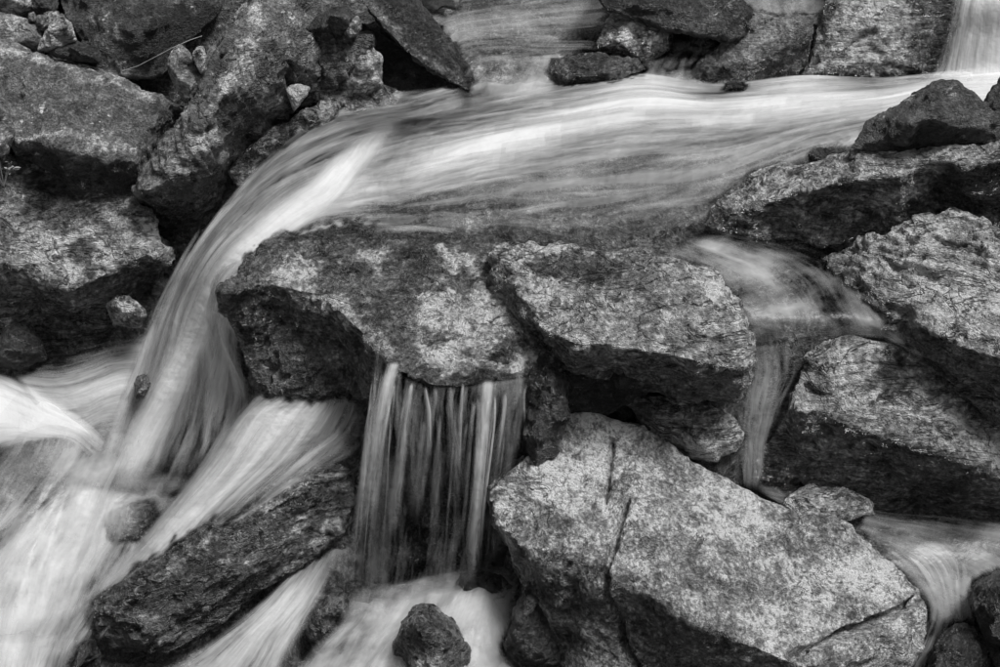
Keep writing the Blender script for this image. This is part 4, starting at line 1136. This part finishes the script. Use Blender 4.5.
ribbon('pool_water', [
    [(640, 30, 1.15, .05), (700, 40, 1.15, .1), (730, 30, 1.18, .05)],
    [(625, 55, 1.115, .1), (680, 58, 1.115, .2), (720, 55, 1.13, .1)],
    [(610, 78, 1.085, .3), (670, 80, 1.085, .4), (740, 80, 1.085, .3)],
    [(590, 95, 1.07, .3), (660, 95, 1.07, .4), (730, 95, 1.07, .3)]], 'calm', wave=0.008, eu=0.1, ev=0.1)
ribbon('pool_water', [
    [(700, -60, 1.38, .1), (780, -60, 1.38, .15), (850, -60, 1.38, .1)],
    [(720, 0, 1.285, .1), (780, 2, 1.285, .25), (840, 2, 1.285, .1)],
    [(740, 25, 1.24, .1), (785, 25, 1.24, .2), (830, 25, 1.24, .1)]], 'calm', wave=0.01, eu=0.08, ev=0.08)
ribbon('upper_fall', [
    [(955, -40, 1.47, .3), (990, -40, 1.47, .8), (1060, -40, 1.48, .8)],
    [(950, 0, 1.36, .35), (982, 0, 1.37, .85), (1050, 0, 1.38, .9)],
    [(944, 35, 1.24, .35), (975, 35, 1.25, .7), (1040, 35, 1.26, .9)],
    [(932, 70, 1.13, .4), (965, 74, 1.13, .8), (1040, 76, 1.14, 1.0)],
    [(915, 84, 1.115, .3), (955, 88, 1.115, .8), (1030, 92, 1.115, .9)]], 'fine', wave=0.008, eu=0.12, ev=0.08)
ribbon('stream_edge_water', [
    [(462, 82, 1.085, .5), (470, 92, 1.07, .45), (478, 104, 1.06, .3)],
    [(420, 88, 1.085, .15), (428, 102, 1.065, .4), (436, 118, 1.05, .25)],
    [(375, 92, 1.085, .25), (380, 108, 1.06, .35), (385, 124, 1.045, .2)],
    [(325, 108, 1.06, .2), (332, 120, 1.045, .35), (340, 134, 1.03, .2)],
    [(275, 138, 1.0, .15), (284, 148, 0.995, .3), (292, 158, .98, .2)],
    [(240, 170, .93, .1), (248, 178, .925, .3), (256, 186, .92, .2)]], 'silk', wave=0.006, eu=0.2, ev=0.12, bed=False)

# rocks stay wet just above the water
_wa = np.concatenate(WATER_ALL)
wt = KDTree(len(_wa))
for _k, _c in enumerate(_wa):
    wt.insert(_c, _k)
wt.balance()
for rm, v, wetv, _v in ROCKS:
    if len(v) > 60000:
        near = np.repeat(np.array([wt.find(c)[2] for c in v[::2]]), 2)[:len(v)]
    else:
        near = np.array([wt.find(c)[2] for c in v])
    near = near + 0.03 * fbm(v * 11, 4, 0.6)
    wv = np.maximum(wetv, 0.95 * (1 - smooth(0.012, 0.042, near)))
    rm.attributes['wet'].data.foreach_set('value', wv.astype(np.float32))

# ------------------------------------------------------------------ stream bed
WS = np.concatenate(WATER_SAMPLES)
RS = np.concatenate(ROCK_SAMPLES)
h = 0.05
gx = np.arange(-3.0, 3.0 + h / 2, h); gy = np.arange(1.6, 6.6 + h / 2, h)
GX, GY = np.meshgrid(gx, gy)
nodes = np.stack([GX.ravel(), GY.ravel()], 1)
allS = np.concatenate([np.c_[WS[:, :2], WS[:, 2] - 0.07], np.c_[RS[::6, :2], RS[::6, 2] - 0.10]])
allS = allS[np.random.RandomState(3).permutation(len(allS))[:5000]]
Z = np.empty(len(nodes))
for a in range(0, len(nodes), 1000):
    d2 = ((nodes[a:a + 1000, None, :] - allS[None, :, :2]) ** 2).sum(2) + 1e-4
    w = d2 ** -2.5
    Z[a:a + 1000] = (w * allS[None, :, 2]).sum(1) / w.sum(1)
Z = Z.reshape(GX.shape)
for S_, off in ((WS, 0.06), (RS, 0.09)):
    ix = (S_[:, 0] - gx[0]) / h; iy = (S_[:, 1] - gy[0]) / h
    for ox in (0, 1):
        for oy in (0, 1):
            jx = np.floor(ix).astype(int) + ox; jy = np.floor(iy).astype(int) + oy
            ok = (jx >= 0) & (jx < len(gx)) & (jy >= 0) & (jy < len(gy))
            np.minimum.at(Z, (jy[ok], jx[ok]), S_[ok, 2] - off)
Zp = np.pad(Z, 1, mode='edge')
nb = np.stack([Zp[a:a + Z.shape[0], b:b + Z.shape[1]] for a in range(3) for b in range(3)])
Z = np.minimum(Z, np.median(nb, axis=0) + 0.01)          # no lone spikes
hf = 0.0125
fx = np.concatenate([[-40, -25, -18], np.arange(-12, -3, 0.3), np.arange(-3.0, 3.0 + hf / 2, hf), np.arange(3.3, 12.2, 0.3), [18, 25, 40]])
fy = np.concatenate([[-30, -10, -3, 0, 1], np.arange(1.6, 6.6 + hf / 2, hf), np.arange(6.9, 21, 0.4), [25, 50]])
FX, FY = np.meshgrid(fx, fy)
cx = np.clip((FX - gx[0]) / h, 0, len(gx) - 1.001); cy = np.clip((FY - gy[0]) / h, 0, len(gy) - 1.001)
ix = cx.astype(int); iy = cy.astype(int); tx = cx - ix; ty = cy - iy
FZ = (Z[iy, ix] * (1 - tx) * (1 - ty) + Z[iy, ix + 1] * tx * (1 - ty) + Z[iy + 1, ix] * (1 - tx) * ty + Z[iy + 1, ix + 1] * tx * ty)
q = np.stack([FX.ravel(), FY.ravel(), FZ.ravel()], 1)
FZ = FZ.ravel() + 0.030 * (fbm(q * 7, 4, 0.5, True) * 0.5 - 0.6) + 0.006 * fbm(q * 30, 2)
far = np.clip(np.abs(FX) - 3, 0, 9) * 0.75 + np.clip(FY - 6.4, 0, 14) * 0.95 - np.maximum(1.6 - FY, 0) * 0.12  # unseen hillsides added behind and beside, to block the low sky
FZ = FZ + far.ravel()
nxx, nyy = len(fx), len(fy)
idx = np.arange(nxx * nyy).reshape(nyy, nxx)
f = np.stack([idx[:-1, :-1], idx[:-1, 1:], idx[1:, 1:], idx[1:, :-1]], 2).reshape(-1, 4)
me = bpy.data.meshes.new('stream_bed')
me.from_pydata(np.stack([FX.ravel(), FY.ravel(), FZ], 1).tolist(), [], f.tolist())
for nm, vv in (('wet', 0.75), ('pale', 0.0), ('dark', 0.0)):
    set_attr(me, nm, np.full(len(me.vertices), vv))
me.polygons.foreach_set('use_smooth', np.ones(len(me.polygons), bool))
me.materials.append(MAT['grey'])
bed = bpy.data.objects.new('stream_bed', me)
bed['kind'] = 'structure'
col.objects.link(bed)

# ------------------------------------------------------------------ small plant and a dry stem on the left bank
def simple_mat(name, c, rough=0.7):
    N = NT(name)
    tc = N.n('TexCoord')
    nz = N.noise(tc.outputs['Object'], 60, 3, 0.5)
    v = N.rng(nz, 0.2, 0.8, c * 0.7, c * 1.3)
    cc = N.n('CombineColor')
    for k in range(3):
        N.l(v, cc.inputs[k])
    b = N.n('BsdfPrincipled'); N.l(cc.outputs[0], b.inputs['Base Color']); b.inputs['Roughness'].default_value = rough
    o = N.n('OutputMaterial'); N.l(b.outputs[0], o.inputs['Surface'])
    return N.mat


leaf_mat = simple_mat('leaf_green', 0.16, 0.5)
stem_mat = simple_mat('dry_stem', 0.22, 0.7)


def tube(points, r0, r1, sides=6):
    P = np.array(points); n = len(P); vs = []; fs = []
    for k in range(n):
        t = P[min(k + 1, n - 1)] - P[max(k - 1, 0)]; t /= np.linalg.norm(t)
        a = np.cross(t, [0.3, 0.2, 1.0]); a /= np.linalg.norm(a); b = np.cross(t, a)
        r = r0 + (r1 - r0) * k / (n - 1)
        for s in range(sides):
            an = 2 * math.pi * s / sides
            vs.append(P[k] + r * (math.cos(an) * a + math.sin(an) * b))
    for k in range(n - 1):
        for s in range(sides):
            s2 = (s + 1) % sides
            fs.append([k * sides + s, k * sides + s2, (k + 1) * sides + s2, (k + 1) * sides + s])
    fs.append(list(range(sides))[::-1]); fs.append([(n - 1) * sides + s for s in range(sides)])
    return vs, fs


def put(name, vs, fs, mat, base=(0, 0, 0), parent=None):
    me = mesh_from(np.array(vs) - np.array(base), fs, name)
    me.materials.append(mat)
    o = bpy.data.objects.new(name, me); col.objects.link(o)
    if parent:
        o.parent = parent
    else:
        o.location = base
    return o


pts = [PY(x, y, yy) for x, y, yy in ((122, 71, 4.24), (138, 66, 4.235), (155, 57, 4.235), (172, 48, 4.24), (190, 40, 4.26), (202, 36, 4.30))]
o = put('dry_stem', *tube(pts, 0.0014, 0.0008), stem_mat, pts[0])
tag(o, 'thin dry plant stem lying across the dark boulder', 'stem')

pb = PY(4, 186, 3.86)
plant = bpy.data.objects.new('small_plant', None); plant.location = pb; col.objects.link(plant)
tag(plant, 'small leafy plant growing at the edge of the pale-faced boulder', 'plant')
rg = np.random.RandomState(5)
for k in range(7):
    tip = np.array([rg.uniform(-0.05, 0.045), rg.uniform(-0.05, 0.01), rg.uniform(0.05, 0.125)])
    sp = [np.zeros(3), tip * 0.5 + np.array([0, 0, 0.015]), tip]
    put('stem', *tube(sp, 0.0018, 0.001, 5), leaf_mat, parent=plant)
    for j in range(6):
        an = rg.uniform(0, 2 * math.pi); el = rg.uniform(-0.1, 0.9)
        d = np.array([math.cos(an) * math.cos(el), math.sin(an) * math.cos(el), math.sin(el)])
        side = np.cross(d, [0, 0, 1]); side /= np.linalg.norm(side); up = np.cross(side, d)
        L = rg.uniform(0.016, 0.026); w = L * 0.26
        o0 = tip * rg.uniform(0.6, 1.0)
        prof = [(0, .12), (.35, .95), (.65, .85), (1, .03)]
        vs = []
        for a, b in prof:
            cpt = o0 + d * L * a - up * L * 0.15 * a * a
            vs += [cpt - side * w * b + up * w * 0.25 * b, cpt, cpt + side * w * b + up * w * 0.25 * b]
        fs = []
        for a in range(3):
            for s in range(2):
                i0 = a * 3 + s
                fs.append([i0, i0 + 1, i0 + 4, i0 + 3])
        put('leaf', vs, fs, leaf_mat, parent=plant)
